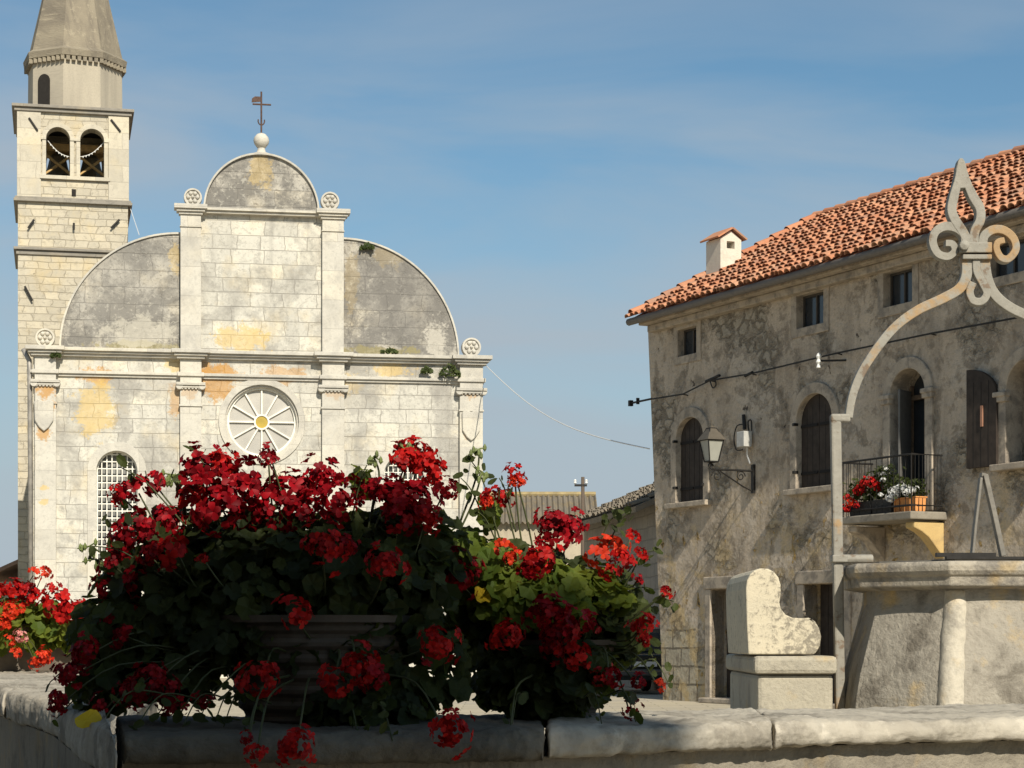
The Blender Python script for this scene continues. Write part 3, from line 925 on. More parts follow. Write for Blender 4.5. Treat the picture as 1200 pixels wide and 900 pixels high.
# ------------------------------------------------------------------ house on the right
HX, HY = (772 - 600) / F * 41.6, 41.6
HO = Plane(HX, HY, math.atan2(-0.898, 0.439))
def hb(u, v, ru, rv):
    a, z = HO(u, v); return a, z, ru, rv
b = NB('flaking_plaster')
vec, s_ = b.wall_vec()
n1 = b.noise(vec, 0.9, 9, 0.65, 0.2)
col = b.mix(b.rng(n1, 0.32, 0.68), (0.60, 0.50, 0.385), (0.47, 0.39, 0.30))
st = b.noise(b.scale(vec, (2.2, 0.3, 1)), 1.0, 7, 0.62)
col = b.mix(b.rng(st, 0.48, 0.68, 0, 0.6), col, (0.24, 0.197, 0.152))
# old repairs, lighter
n5 = b.noise(b.vmath('ADD', vec, (11, 4, 0)), 0.55, 4, 0.5, 0.6)
col = b.mix(b.rng(n5, 0.53, 0.57, 0, 0.5), col, (0.55, 0.48, 0.39))
# where the plaster has come away: rubble with dark joints
vor = b.node('ShaderNodeTexVoronoi', Vector=b.scale(b.vmath('ADD', vec, b.vmath('MULTIPLY', b.noise(vec, 3, 6, 0.7, color=True), (0.7, 0.5, 0))), (3.4, 5.6, 1)), Scale=1.0)
vor.feature = 'DISTANCE_TO_EDGE'
joint = b.rng(vor.outputs['Distance'], 0.0, 0.16)
stonec = b.mix(joint, (0.33, 0.28, 0.215), b.mix(b.noise(vec, 3.7, 5, 0.6), (0.48, 0.42, 0.33), (0.30, 0.265, 0.21)))
msk = b.noise(b.vmath('ADD', vec, (5.2, 1.7, 0)), 0.62, 9, 0.66, 0.25)
fallen = b.rng(msk, 0.54, 0.58)
edge = b.math('SUBTRACT', b.rng(msk, 0.515, 0.53), b.rng(msk, 0.535, 0.56), True)
col = b.mix(b.math('MULTIPLY', fallen, 0.85), col, stonec)
col = b.mix(b.math('MULTIPLY', edge, 0.6), col, (0.2, 0.165, 0.125))
# bare coursed stone at the foot of the corner
brk = b.node('ShaderNodeTexBrick', Vector=b.vmath('ADD', vec, b.vmath('MULTIPLY', b.noise(vec, 2.5, 3, color=True), (0.1, 0.06, 0))), Scale=1.0,
             Color1=(0.47, 0.41, 0.30, 1), Color2=(0.38, 0.34, 0.26, 1), Mortar=(0.16, 0.14, 0.105, 1))
brk.inputs['Brick Width'].default_value = 0.62; brk.inputs['Row Height'].default_value = 0.36; brk.inputs['Mortar Size'].default_value = 0.02
qa, qz = HO(795, 785)
d = b.vmath('LENGTH', b.vmath('MULTIPLY', b.vmath('SUBTRACT', vec, (qa, qz - 0.2, 0)), (1 / 1.1, 1 / 1.15, 0)), (0, 0, 0))
fq = b.rng(b.math('ADD', d, b.math('MULTIPLY', b.math('SUBTRACT', msk, 0.5), 1.6)), 1.05, 0.95)
col = b.mix(fq, col, brk.outputs['Color'])
# ochre patches on the lower half
n6 = b.noise(b.vmath('ADD', vec, (2.7, 8.8, 0)), 1.4, 8, 0.68, 0.3)
low = b.rng(s_.outputs[2], 4.6, 2.4)
oc = b.math('MULTIPLY', b.rng(n6, 0.50, 0.60), low)
col = b.mix(b.math('MULTIPLY', oc, 0.75), col, (0.56, 0.41, 0.20))
f2 = b.noise(vec, 16, 7, 0.7)
blot = b.noise(b.vmath('ADD', vec, (6, 3, 0)), 2.6, 9, 0.7, 0.3)
col = b.mix(b.rng(blot, 0.51, 0.60, 0, 0.62), col, (0.19, 0.155, 0.115))
col = b.mix(b.rng(f2, 0.42, 0.75, 0, 0.4), col, (0.18, 0.155, 0.125))
# holes where stones and mortar have dropped out: shade painted inside, golden light on low rims
cv = b.noise(b.scale(b.vmath('ADD', vec, (3.3, 6.1, 0)), (1.3, 0.9, 1)), 2.3, 6, 0.6, 0.4)
rim = b.math('MULTIPLY', b.rng(cv, 0.63, 0.665), b.rng(s_.outputs[2], 5.2, 3.0))
col = b.mix(b.math('MULTIPLY', rim, 0.9), col, (0.62, 0.41, 0.15))
hole = b.rng(cv, 0.675, 0.70)
col = b.mix(b.math('MULTIPLY', hole, 0.85), col, (0.07, 0.06, 0.048))
f3 = b.noise(vec, 4.5, 7, 0.65)
h = b.math('ADD', b.math('MULTIPLY', f3, 1.3), b.math('MULTIPLY', f2, 0.35))
h = b.math('SUBTRACT', h, b.math('MULTIPLY', fallen, 0.6))
h = b.math('ADD', h, b.math('MULTIPLY', b.math('MULTIPLY', joint, fallen), 0.7))
h = b.math('SUBTRACT', h, b.math('MULTIPLY', b.math('MULTIPLY', brk.outputs['Fac'], fq), 0.9))
h = b.math('SUBTRACT', h, b.math('MULTIPLY', hole, 2.2))
h = b.math('ADD', h, b.math('MULTIPLY', rim, 0.6))
b.bump(h, 1.0, 0.055)
M_plaster = b.done(col, 0.95, 0.1)
M_jamb = stone('jamb_limestone', (0.48, 0.405, 0.315), (0.34, 0.285, 0.22), 4, dark_amt=0.6, bump=1.0, dthr=(0.47, 0.62))
M_shutter = plain('brown_shutter_boards', (0.042, 0.032, 0.025), 0.75, 0.25, 0, 0.35, 7, 0.3)
M_shutter_seam = plain('black_gap', (0.012, 0.01, 0.009), 0.9)

house = empty('stone_house', (HX, HY, 0), HO.ang)
tag(house, 'old three-storey house with flaking grey-brown plaster, dark shutters and an orange barrel-tile roof', 'house')
L_ = 19.0; DEP = 8.2
ztop_h = HO(760, 384)[1]
b_lo = HO(777, 822)[0]; b_hi = HO(759, 385)[0]
hol = []
attic = [(795, 817, 384, 416), (934, 966, 343, 382), (1036, 1070, 316, 357), (1160, 1202, 282, 322)]
attic_r = []
for (u0, u1, v0, v1) in attic:
    x0 = HO(u0, 400)[0]; x1 = HO(u1, 400)[0]; z1 = HO((u0 + u1) / 2, v0)[1]; z0 = HO((u0 + u1) / 2, v1)[1]
    attic_r.append((x0, x1, z0, z1)); hol.append(rect_loop(x0, x1, z0, z1))
arched = []
for (u0, u1, vt, vs, vb, kind) in ((794, 826, 489, 513, 588, 'closed'), (935, 977, 461, 492, 571, 'closed'),
                                   (1045, 1086, 432, 462, 601, 'door'), (1181, 1226, 421, 458, 541, 'open')):
    x0 = HO(u0, 500)[0]; x1 = HO(u1, 500)[0]; um = (u0 + u1) / 2
    zs = HO(um, vs)[1]; z1 = HO(um, vt)[1]; z0 = HO(um, vb)[1]
    arched.append((x0, x1, z0, zs, z1 - zs, kind)); hol.append(arch_loop(x0, x1, z0, zs, 16, z1 - zs))
gd = []
for (u0, u1, vt, vb) in ((834, 866, 690, 818), (943, 990, 684, 860)):
    x0 = HO(u0, 700)[0]; x1 = HO(u1, 700)[0]; um = (u0 + u1) / 2
    z1 = HO(um, vt)[1]; z0 = 0.05
    gd.append((x0, x1, z0, z1)); hol.append(rect_loop(x0, x1, z0, z1))
mb = MB()
mb.plate([(b_lo, 0), (L_, 0), (L_, ztop_h + 0.1), (b_hi, ztop_h + 0.1)], hol, 0.0, 0.5)
mb.build('front_wall', M_plaster, house)
mb = MB()
mb.add([(b_lo + .003, 0.5, 0), (b_lo + .003, DEP, 0), (b_hi + .003, DEP, ztop_h + .1), (b_hi + .003, 0.5, ztop_h + .1),
        (b_lo + .5, 0.5, 0), (b_lo + .5, DEP, 0), (b_hi + .5, DEP, ztop_h + .1), (b_hi + .5, 0.5, ztop_h + .1)],
       [[0, 1, 2, 3], [4, 7, 6, 5], [0, 4, 5, 1], [3, 2, 6, 7]])
mb.box(L_ - 0.5, L_, 0.5, DEP, 0, ztop_h + 0.1)
for x_ in (b_hi + 0.01, L_ - 0.3):
    zg = HO(960, 262, 4.1)[1] - 0.15
    mb.add([(x_, 0.0, ztop_h + .1), (x_, DEP, ztop_h + .1), (x_, 4.1, zg), (x_ + .3, 0.0, ztop_h + .1), (x_ + .3, DEP, ztop_h + .1), (x_ + .3, 4.1, zg)], [[0, 2, 1], [3, 4, 5], [0, 3, 5, 2], [1, 2, 5, 4], [0, 1, 4, 3]])
mb.box(0.6, L_ - 0.5, DEP - 0.5, DEP - 0.003, 0, ztop_h + 0.1)
mb.build('side_wall', M_plaster, house)
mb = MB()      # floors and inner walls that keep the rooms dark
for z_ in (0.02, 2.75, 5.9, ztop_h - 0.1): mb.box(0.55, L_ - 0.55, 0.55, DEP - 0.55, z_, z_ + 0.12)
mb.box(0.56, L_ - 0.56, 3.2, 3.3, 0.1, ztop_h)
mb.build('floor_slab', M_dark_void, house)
# quoins at the corner foot
# eaves soffit, gutter, roof
zev = ztop_h + 0.1
ov = 0.42
mb = MB()
mb.box(-0.28, L_ + 0.4, -ov + 0.1, 0.6, zev - 0.1, zev + 0.02)
mb.box(-0.20, L_ + 0.3, -0.16, 0.55, zev - 0.24, zev - 0.103)
mb.build('eaves_cornice', M_jamb, house, bevel=0.02)
mb = MB()
gp = [(-0.42, -ov - 0.04, zev - 0.02), (L_ + 0.5, -ov - 0.04, zev + 0.0)]
mb.tube(gp, 0.075, 8)
mb.build('gutter', plain('dull_gutter', (0.13, 0.115, 0.1), 0.7), house, smooth=True)
b = NB('barrel_tile')
gg = b.nt.nodes.new('ShaderNodeNewGeometry')
rp = gg.outputs['Random Per Island']
nv = b.tc.outputs['Object']
col = b.mix(rp, (0.42, 0.165, 0.085), (0.56, 0.265, 0.145))
col = b.mix(b.rng(b.math('FRACT', b.math('MULTIPLY', rp, 7.31)), 0.6, 1.0, 0, 0.75), col, (0.30, 0.17, 0.12))
nn1 = b.noise(nv, 7, 7, 0.65)
col = b.mix(b.rng(nn1, 0.5, 0.75, 0, 0.5), col, (0.30, 0.19, 0.13))
nn2 = b.noise(nv, 0.9, 6, 0.6)
col = b.mix(b.rng(nn2, 0.5, 0.7, 0, 0.4), col, (0.42, 0.32, 0.22))
nn3 = b.noise(nv, 16, 8, 0.7)
col = b.mix(b.rng(nn3, 0.54, 0.64, 0, 0.5), col, (0.17, 0.14, 0.105))
b.bump(nn1, 0.3, 0.01)
M_tile = b.done(col, 0.9, 0.15)
RD = 4.1                                   # half depth to the ridge
rb = HO(960, 258, RD)                      # where the hip meets the ridge
zr = rb[1]; xr0 = -0.4
E0 = Vector((-0.4, -ov - 0.02, zev + 0.04)); E1 = Vector((L_ + 0.5, -ov - 0.02, zev + 0.04))
R0 = Vector((xr0, RD, zr)); R1 = Vector((L_ + 0.5, RD, zr))
B0 = Vector((-0.4, DEP + 0.4, zev + 0.04)); B1 = Vector((L_ + 0.5, DEP + 0.4, zev + 0.04))
mb = MB()
mb.add([E0, E1, R1, R0, B0, B1] + [p - Vector((0, 0, 0.1)) for p in (E0, E1, R1, R0, B0, B1)],
       [[0, 1, 2, 3], [3, 2, 5, 4], [7, 6, 9, 8], [8, 9, 10, 11], [0, 3, 9, 6], [3, 4, 10, 9], [2, 1, 7, 8], [5, 2, 8, 11], [1, 0, 6, 7], [4, 5, 11, 10]])
roof = mb.build('roof', M_tile, house)
def tiles(mb, O, al, up, S, W0, W1f, rnd, pitch=0.182, step=0.34, r=0.089):
    """rows of half-round cover tiles; W0(t), W1f(t) bound each row"""
    nr = al.cross(up).normalized()
    rows = int(S / step) + 1
    cols = int(24 / pitch)
    for j in range(rows):
        t0 = j * step
        for i in range(cols):
            sx = i * pitch - 0.3
            if sx < W0(t0 + 0.1) or sx > W1f(t0): continue
            base = O + al * (sx + rnd.uniform(-0.015, 0.015)) + up * (t0 + rnd.uniform(-0.05, 0.05))
            yaw = rnd.uniform(-0.08, 0.08)
            lift0 = 0.045 + rnd.uniform(0, 0.012); lift1 = 0.0
            ln = step * 1.2
            vs = []
            for e, (rr_, lf, tt) in enumerate(((r, lift0, 0), (r * 0.82, lift1, ln))):
                for rad in (rr_, rr_ - 0.016):
                    for k in range(7):
                        a_ = PI * k / 6
                        vs.append(base + al * (math.cos(a_) * rad + yaw * tt) + up * tt + nr * (math.sin(a_) * rad * 0.85 + lf))
            fs = []
            for k in range(6):
                fs.append([k, k + 1, 14 + k + 1, 14 + k])
                fs.append([7 + k, 21 + k, 21 + k + 1, 7 + k + 1])
                fs.append([k, 7 + k, 7 + k + 1, k + 1])
            mb.add(vs, fs)
rnd = random.Random(7)
al = Vector((1, 0, 0)); upv = (R1 - E1); S = upv.length; upv.normalize()
hipdx = (R0.x - E0.x)
mb = MB()
tiles(mb, E0 + Vector((0, 0, 0.02)) - upv * 0.06, al, upv, S, lambda t: hipdx * t / S, lambda t: E1.x - E0.x, rnd)
mb.build('tile_courses', M_tile, roof, fix=False)
mb = MB()
def capline(A, Bp, r=0.11):
    n = int((Bp - A).length / 0.4); d = (Bp - A) / n
    for k in range(n):
        p = A + d * k
        vs = []
        tt = d.normalized(); sd_ = tt.cross(Vector((0, 0, 1))).normalized(); nn_ = sd_.cross(tt)
        for e, (rr_, q) in enumerate(((r, p + nn_ * 0.03), (r * 0.85, p + d * 1.15))):
            for i in range(7):
                a_ = PI * i / 6
                vs.append(q + sd_ * math.cos(a_) * rr_ + nn_ * math.sin(a_) * rr_)
        mb.add(vs, [[i, i + 1, 7 + i + 1, 7 + i] for i in range(6)])
capline(E0 + Vector((0.08, 0, 0.06)), R0 + Vector((0.08, 0, 0.08)))
capline(R0 + Vector((0, 0, 0.07)), R1 + Vector((0, 0, 0.07)))
mb.build('ridge_tiles', M_tile, roof, fix=False)
# chimney on the hip
hp = E0 + (R0 - E0) * 0.43
wc = HO(847, 300, hp.y)
cx0 = HO(840, 300, hp.y + 0.05)[0]
M_lime = stone('limewashed_render', (0.68, 0.63, 0.53), (0.6, 0.55, 0.45), 4, dark_amt=0.25)
zc0 = HO(847, 335, hp.y)[1]; zc1 = HO(847, 283, hp.y)[1]
cw = 0.50; cxm = HO(848, 300, hp.y)[0]
ch_loc = (cxm, hp.y, 0)
mb = MB(); mb.plate(rect_loop(-cw / 2, cw / 2, zc0 - 0.4, zc1), [rect_loop(-0.1, 0.09, zc1 - 0.2, zc1 - 0.05)], -0.28, -0.12)
mb.box(-cw / 2, cw / 2, -0.118, 0.28, zc0 - 0.4, zc1 - 0.3)
mb.box(-cw / 2, -cw / 2 + 0.1, -0.118, 0.28, zc1 - 0.3, zc1); mb.box(cw / 2 - 0.1, cw / 2, -0.118, 0.28, zc1 - 0.3, zc1)
mb.add([(-cw / 2, -0.28, zc1), (cw / 2, -0.28, zc1), (0, -0.28, zc1 + 0.17), (-cw / 2, 0.28, zc1), (cw / 2, 0.28, zc1), (0, 0.28, zc1 + 0.17)],
       [[0, 1, 2], [3, 5, 4], [0, 2, 5, 3], [1, 4, 5, 2], [0, 3, 4, 1]])
chim = mb.build('chimney', M_lime, roof, loc=ch_loc)
chim.rotation_euler = (0, 0, R(90))
mb = MB()
for sg in (-1, 1):
    A = Vector((0, 0, zc1 + 0.2)); Bv = Vector((sg * (cw / 2 + 0.09), 0, zc1 - 0.01))
    d = (Bv - A); n_ = Vector((-d.z, 0, d.x)).normalized() * 0.035 * sg
    mb.add([A + Vector((0, -0.36, 0)), Bv + Vector((0, -0.36, 0)), Bv + Vector((0, 0.36, 0)), A + Vector((0, 0.36, 0)),
            A + n_ + Vector((0, -0.36, 0)), Bv + n_ + Vector((0, -0.36, 0)), Bv + n_ + Vector((0, 0.36, 0)), A + n_ + Vector((0, 0.36, 0))],
           [[0, 3, 2, 1], [4, 5, 6, 7], [0, 1, 5, 4], [1, 2, 6, 5], [2, 3, 7, 6], [3, 0, 4, 7]])
mb.build('chimney_cap', M_tile, chim)
# attic windows
for (x0, x1, z0, z1) in attic_r:
    mb = MB()
    mb.plate(rect_loop(x0 - 0.16, x1 + 0.16, z0 - 0.16, z1 + 0.16), [rect_loop(x0 + .002, x1 - .002, z0 + .002, z1 - .002)], -0.025, 0.3)
    w = mb.build('attic_window', M_jamb, house, bevel=0.012)
    mb = MB()
    mb.box(x0, x1, 0.16, 0.2, z0, z1); mb.build('pane', M_glass_dark, w)
    mb = MB()
    xm = (x0 + x1) / 2
    mb.box(xm - 0.02, xm + 0.02, 0.13, 0.158, z0, z1)
    mb.box(x0, x0 + 0.04, 0.13, 0.158, z0, z1); mb.box(x1 - 0.04, x1, 0.13, 0.158, z0, z1); mb.box(x0, x1, 0.128, 0.156, z0, z0 + 0.04); mb.box(x0, x1, 0.128, 0.156, z1 - 0.04, z1)
    mb.build('sash', plain('dark_sash', (0.06, 0.05, 0.04), 0.8), w)
# arched windows and the balcony door
def leaf_shutter(x0, x1, z0, zs, rise, y, t=0.05, half=0, n=10):
    """board shutter leaf filling half of an arched opening: half -1 left, 1 right"""
    cx = (x0 + x1) / 2; rx = (x1 - x0) / 2
    if half < 0:
        lp = [(x0, z0), (cx - 0.006, z0)] + [(cx + rx * math.cos(PI / 2 + PI / 2 * i / n) - 0.006, zs + rise * math.sin(PI / 2 + PI / 2 * i / n)) for i in range(n + 1)]
    else:
        lp = [(cx + 0.006, z0), (x1, z0)] + [(cx + rx * math.cos(PI / 2 * i / n) + 0.006, zs + rise * math.sin(PI / 2 * i / n)) for i in range(n + 1)]
    Q = MB(); Q.plate(lp, [], y, y + t)
    return Q
for (x0, x1, z0, zs, rise, kind) in arched:
    cx = (x0 + x1) / 2; rx = (x1 - x0) / 2
    fw = 0.2
    mb = MB()
    y0 = -0.05
    n = 20
    inner = [(x1 - .002, z0 + .002)] + [(cx + (rx - .002) * math.cos(PI * i / n), zs + (rise - .002) * math.sin(PI * i / n)) for i in range(n + 1)] + [(x0 + .002, z0 + .002)]
    outer = [(x1 + fw, z0 + .002)] + [(cx + (rx + fw) * math.cos(PI * i / n), zs + (rise + fw) * math.sin(PI * i / n)) for i in range(n + 1)] + [(x0 - fw, z0 + .002)]
    rings = [[(p[0], y0, p[1]), (q[0], y0, q[1]), (q[0], 0.3, q[1]), (p[0], 0.3, p[1])] for p, q in zip(inner, outer)]
    mb.loft(rings)
    if kind in ('door', 'open'):
        for s in (-1, 1):                  # impost mouldings
            xx = x0 - fw / 2 if s < 0 else x1 + fw / 2
            mb.box(xx - fw / 2 - 0.03, xx + fw / 2 + 0.03, -0.09, 0.02, zs - 0.12, zs)
            mb.box(xx - fw / 2 - 0.05, xx + fw / 2 + 0.05, -0.11, 0.02, zs - 0.04, zs + 0.04)
    w = mb.build('arched_window' if kind != 'door' else 'balcony_door', M_jamb, house, bevel=0.015)
    if kind != 'door':
        mb = MB(); mb.box(x0 - fw - 0.06, x1 + fw + 0.06, -0.16, 0.05, z0 - 0.11, z0 - 0.003)
        mb.build('sill', M_jamb, w, bevel=0.015)
    if kind == 'closed':
        for hf in (-1, 1):
            Q = leaf_shutter(x0, x1, z0 + 0.02, zs, rise, 0.08, half=hf)
            sh = Q.build('shutter', M_shutter, w, bevel=0.006)
            Q = MB()
            xa = x0 if hf < 0 else cx + 0.02; xb = cx - 0.02 if hf < 0 else x1
            for k in (1, 2):
                x = xa + (xb - xa) * k / 3
                Q.box(x - 0.004, x + 0.004, 0.077, 0.09, z0 + 0.03, zs + rise * 0.55)
            for z_ in (z0 + 0.25, zs - 0.1):
                Q.box(xa + 0.01, xb - 0.01, 0.06, 0.081, z_, z_ + 0.05)
            Q.build('shutter_strap', M_shutter_seam, sh)
            xs = x0 - 0.02 if hf < 0 else x1 + 0.02
            for z_ in (z0 + 0.28, zs - 0.06):
                Q = MB(); Q.box(xs - 0.03, xs + 0.03, -0.09, 0.0, z_, z_ + 0.05)
                Q.build('hinge', M_black_iron, sh)
    else:
        mb = MB(); mb.plate(arch_loop(x0, x1, z0, zs, 16, rise), [], 0.42, 0.45)
        mb.build('pane', M_glass_dark, w)
        mb = MB()
        mb.box(cx - 0.035, cx + 0.035, 0.34, 0.41, z0 + .003, zs + rise * 0.98)
        mb.box(x0, x0 + 0.07, 0.34, 0.41, z0 + .003, zs + .2); mb.box(x1 - 0.07, x1, 0.34, 0.41, z0 + .003, zs + .2); mb.box(x0, x1, 0.338, 0.408, z0 + .003, z0 + .08)
        mb.box(x0 + 0.07, x1 - 0.07, 0.345, 0.405, zs - 0.05, zs + 0.03)
        mb.build('sash', M_timber, w)
    if kind == 'door':                     # glazed leaf standing ajar
        mb = MB(); mb.box(0, rx * 0.95, -0.02, 0.02, z0 + 0.02, zs + 0.1)
        o = mb.build('door_leaf', plain('grey_door_paint', (0.12, 0.115, 0.105), 0.6), w, bevel=0.01, loc=(x0 + 0.08, 0.33, 0))
        o.rotation_euler = (0, 0, R(-62))
    if kind == 'open':                     # leaf folded back against the wall on the left
        Q = MB()
        sx0, sx1 = HO(1134, 490, -0.1)[0], HO(1167, 490, -0.1)[0]
        ww = sx1 - sx0
        lp = [(0, z0 - 0.02), (ww, z0 - 0.02)] + [(ww * math.cos(PI / 2 * i / 12), zs + rise * 0.95 * math.sin(PI / 2 * i / 12)) for i in range(13)]
        Q.plate(lp, [], -0.03, 0.03)
        sh = Q.build('shutter', M_shutter, w, bevel=0.006, loc=(sx0, -0.1, 0))
        sh.rotation_euler = (0, 0, R(3))
        Q = MB()
        for k in (1, 2, 3):
            Q.box(ww * k / 4 - 0.004, ww * k / 4 + 0.004, -0.034, -0.02, z0, zs + rise * 0.5)
        Q.build('board_seam', M_shutter_seam, sh)
        Q = MB(); Q.box(ww * 0.5, ww * 0.5 + 0.05, -0.05, -0.028, z0 + 0.62, z0 + 0.95)
        Q.build('shutter_latch', plain('rust_latch', (0.32, 0.16, 0.1), 0.7), sh)
# ground floor doors
for i, (x0, x1, z0, z1) in enumerate(gd):
    mb = MB()
    jw = 0.2
    mb.box(x0 - jw, x0, -0.04, 0.3, 0.0, z1); mb.box(x1, x1 + jw, -0.04, 0.3, 0.0, z1)
    mb.box(x0 - jw - 0.03, x1 + jw + 0.03, -0.06, 0.3, z1 + .002, z1 + 0.24)
    mb.box(x0 - 0.1, x1 + 0.1, -0.25, 0.3, 0.0, 0.1)
    w = mb.build('doorway', M_jamb, house, bevel=0.02)
    mb = MB(); mb.box(x0 + .003, x1 - .003, 0.34, 0.4, 0.1, z1)
    for k in range(1, 5):
        x = x0 + (x1 - x0) * k / 5
        mb.box(x - 0.006, x + 0.006, 0.33, 0.345, 0.1, z1)
    mb.build('door', M_shutter, w)
# balcony
BP = 0.666
bx0 = HO(988, 543, -BP)[0]; bx1 = HO(1068, 532, -BP)[0]
zsl = HO(1068, 599, -BP)[1]
mb = MB(); mb.box(bx0 - 0.06, bx1 + 0.06, -BP - 0.06, 0.02, zsl - 0.13, zsl)
bal = mb.build('balcony_slab', stone('grey_balcony_stone', (0.3, 0.265, 0.21), (0.2, 0.175, 0.14), 5, dark_amt=0.6, bump=0.9), house, bevel=0.02)
for x in (bx0 + 0.05, bx1 - 0.25):
    mb = MB()
    pr = [(0.0, zsl - 0.165), (-0.6, zsl - 0.165), (-0.6, zsl - 0.26), (-0.45, zsl - 0.32), (-0.3, zsl - 0.42), (-0.14, zsl - 0.6), (0.0, zsl - 0.76)]
    n = len(pr)
    mb.add([(x, p[0], p[1]) for p in pr] + [(x + 0.24, p[0], p[1]) for p in pr],
           [list(range(n)), [n + i for i in range(n)][::-1]] + [[i, (i + 1) % n, n + (i + 1) % n, n + i] for i in range(n)])
    mb.build('corbel', stone('sunlit_ochre_corbel', (0.55, 0.40, 0.18), (0.48, 0.33, 0.14), 5, dark_amt=0.3) if x > bx0 + 0.1 else M_jamb, bal, bevel=0.02)  # right corbel's sunlight is put into its colour; left keeps jamb stone
mb = MB()
zrl = HO(1068, 532, -BP)[1]
for z_ in (zrl, zsl + 0.1):
    mb.tube([(bx0, -0.05, z_), (bx0, -BP, z_), (bx1, -BP, z_), (bx1, -0.05, z_)], 0.018, 6)
nb = 12
for k in range(nb + 1):
    x = bx0 + (bx1 - bx0) * k / nb
    mb.tube([(x, -BP, zsl - 0.02), (x, -BP, zrl)], 0.0055 if k not in (0, nb) else 0.011, 5)
for k in range(1, 9):
    y = -BP + BP * k / 9
    for x in (bx0, bx1): mb.tube([(x, y, zsl - 0.02), (x, y, zrl)], 0.0055, 5)
mb.build('railing', M_black_iron, bal)

def house_pt(bb, y, z): 
    q = HO.p + HO.d * bb + HO.n * y
    return Vector((q.x, q.y, z))

# ------------------------------------------------------------------ wall lantern
lb, lz = HO(884, 552)
LL = 0.94
lamp = empty('wall_lantern', house_pt(lb, 0, lz), HO.ang)
tag(lamp, 'black wrought-iron street lantern with frosted panes on a scrolled wall bracket', 'street lamp')
mb = MB()
mb.box(-0.04, 0.04, -0.05, 0.0, -0.42, 0.12)
mb.tube([(0, -0.03, 0), (0, -LL, 0.0)], 0.02, 6)
mb.tube([(0, -0.05, -0.38), (0, -0.25, -0.3), (0, -LL * 0.8, -0.03)], 0.014, 6)
def spiral(cy, cz, r, turns, sgn=1, ph=0):
    return [(0, cy + sgn * (r * (1 - t / (turns * 16) * 0.75)) * math.cos(ph + 2 * PI * t / 16), cz + (r * (1 - t / (turns * 16) * 0.75)) * math.sin(ph + 2 * PI * t / 16)) for t in range(int(turns * 16) + 1)]
mb.tube(spiral(-0.3, -0.11, 0.1, 1.5), 0.012, 5)
mb.tube(spiral(-LL * 0.88, -0.12, 0.11, 1.4, -1), 0.012, 5)
mb.tube(spiral(-LL - 0.02, 0.06, 0.06, 1.3), 0.012, 5)
mb.build('bracket', M_black_iron, lamp)
mb = MB()
zl0 = 0.14; zl1 = 0.54; zl2 = 0.76
fb, ft, fc = 0.095, 0.165, 0.065
mb.add([], [])
def quadring(h_, z_): return [(-h_, -LL - h_, z_), (h_, -LL - h_, z_), (h_, -LL + h_, z_), (-h_, -LL + h_, z_)]
for i in range(4):
    mb.tube([quadring(fb, zl0)[i], quadring(ft, zl1)[i]], 0.013, 5)
    mb.tube([quadring(fb, zl0)[i], quadring(fb, zl0)[(i + 1) % 4]], 0.014, 5)
    mb.tube([quadring(ft, zl1)[i], quadring(ft, zl1)[(i + 1) % 4]], 0.018, 5)
    mb.tube([quadring(fc, zl2)[i], quadring(fc, zl2)[(i + 1) % 4]], 0.012, 5)
    mb.tube([quadring(ft, zl1)[i], quadring(fc, zl2)[i]], 0.012, 5)
mb.tube([(0, -LL, 0), (0, -LL, zl0)], 0.02, 6)
mb.build('lantern_frame', M_black_iron, lamp)
mb = MB(); mb.loft([quadring(ft + 0.03, zl1), quadring(fc, zl2), quadring(0.02, zl2 + 0.05)])
mb.tube([(0, -LL, zl2 + 0.03), (0, -LL, zl2 + 0.15)], 0.014, 5)
mb.build('lantern_roof', plain('dark_copper', (0.10, 0.085, 0.065), 0.6, 0.4, 0.3), lamp)
mb = MB(); mb.loft([quadring(fb - 0.012, zl0 + 0.01), quadring(ft - 0.012, zl1 - 0.01)])
mb.build('lantern_glass', plain('frosted_pane', (0.3, 0.3, 0.26), 0.35, 0.4, var=0.1, scale=3), lamp)

# junction box and its cables
jb, jz = HO(880, 515)
jn = empty('junction_box', house_pt(jb, 0, jz), HO.ang)
tag(jn, 'small white metal junction box on the wall above the lantern bracket', 'electric box')
mb = MB(); mb.box(-0.13, 0.13, -0.24, -0.06, -0.15, 0.14); mb.build('box', plain('grey_box_paint', (0.42, 0.41, 0.38), 0.5), jn, bevel=0.012)
mb = MB(); mb.tube([(0.0, -0.08, -0.15), (-0.02, -0.07, -0.3), (0.05, -0.05, -0.46)], 0.016, 6)
mb.build('conduit', M_cable_white, jn)
mb = MB()
mb.tube(smooth_path([(-0.15, -0.06, 0.3), (-0.4, -0.06, 0.28), (-0.5, -0.06, 0.05), (-0.42, -0.06, -0.16), (-0.2, -0.06, -0.18)]), 0.012, 5)
mb.tube([(-0.14, -0.05, 0.2), (-0.18, -0.05, 0.48)], 0.035, 6)
mb.tube(smooth_path([(0.02, -0.06, 0.16), (0.0, -0.06, 0.33), (0.1, -0.06, 0.34), (0.12, -0.06, 0.15)]), 0.014, 5)
mb.build('loose_cable', M_black_iron, jn)
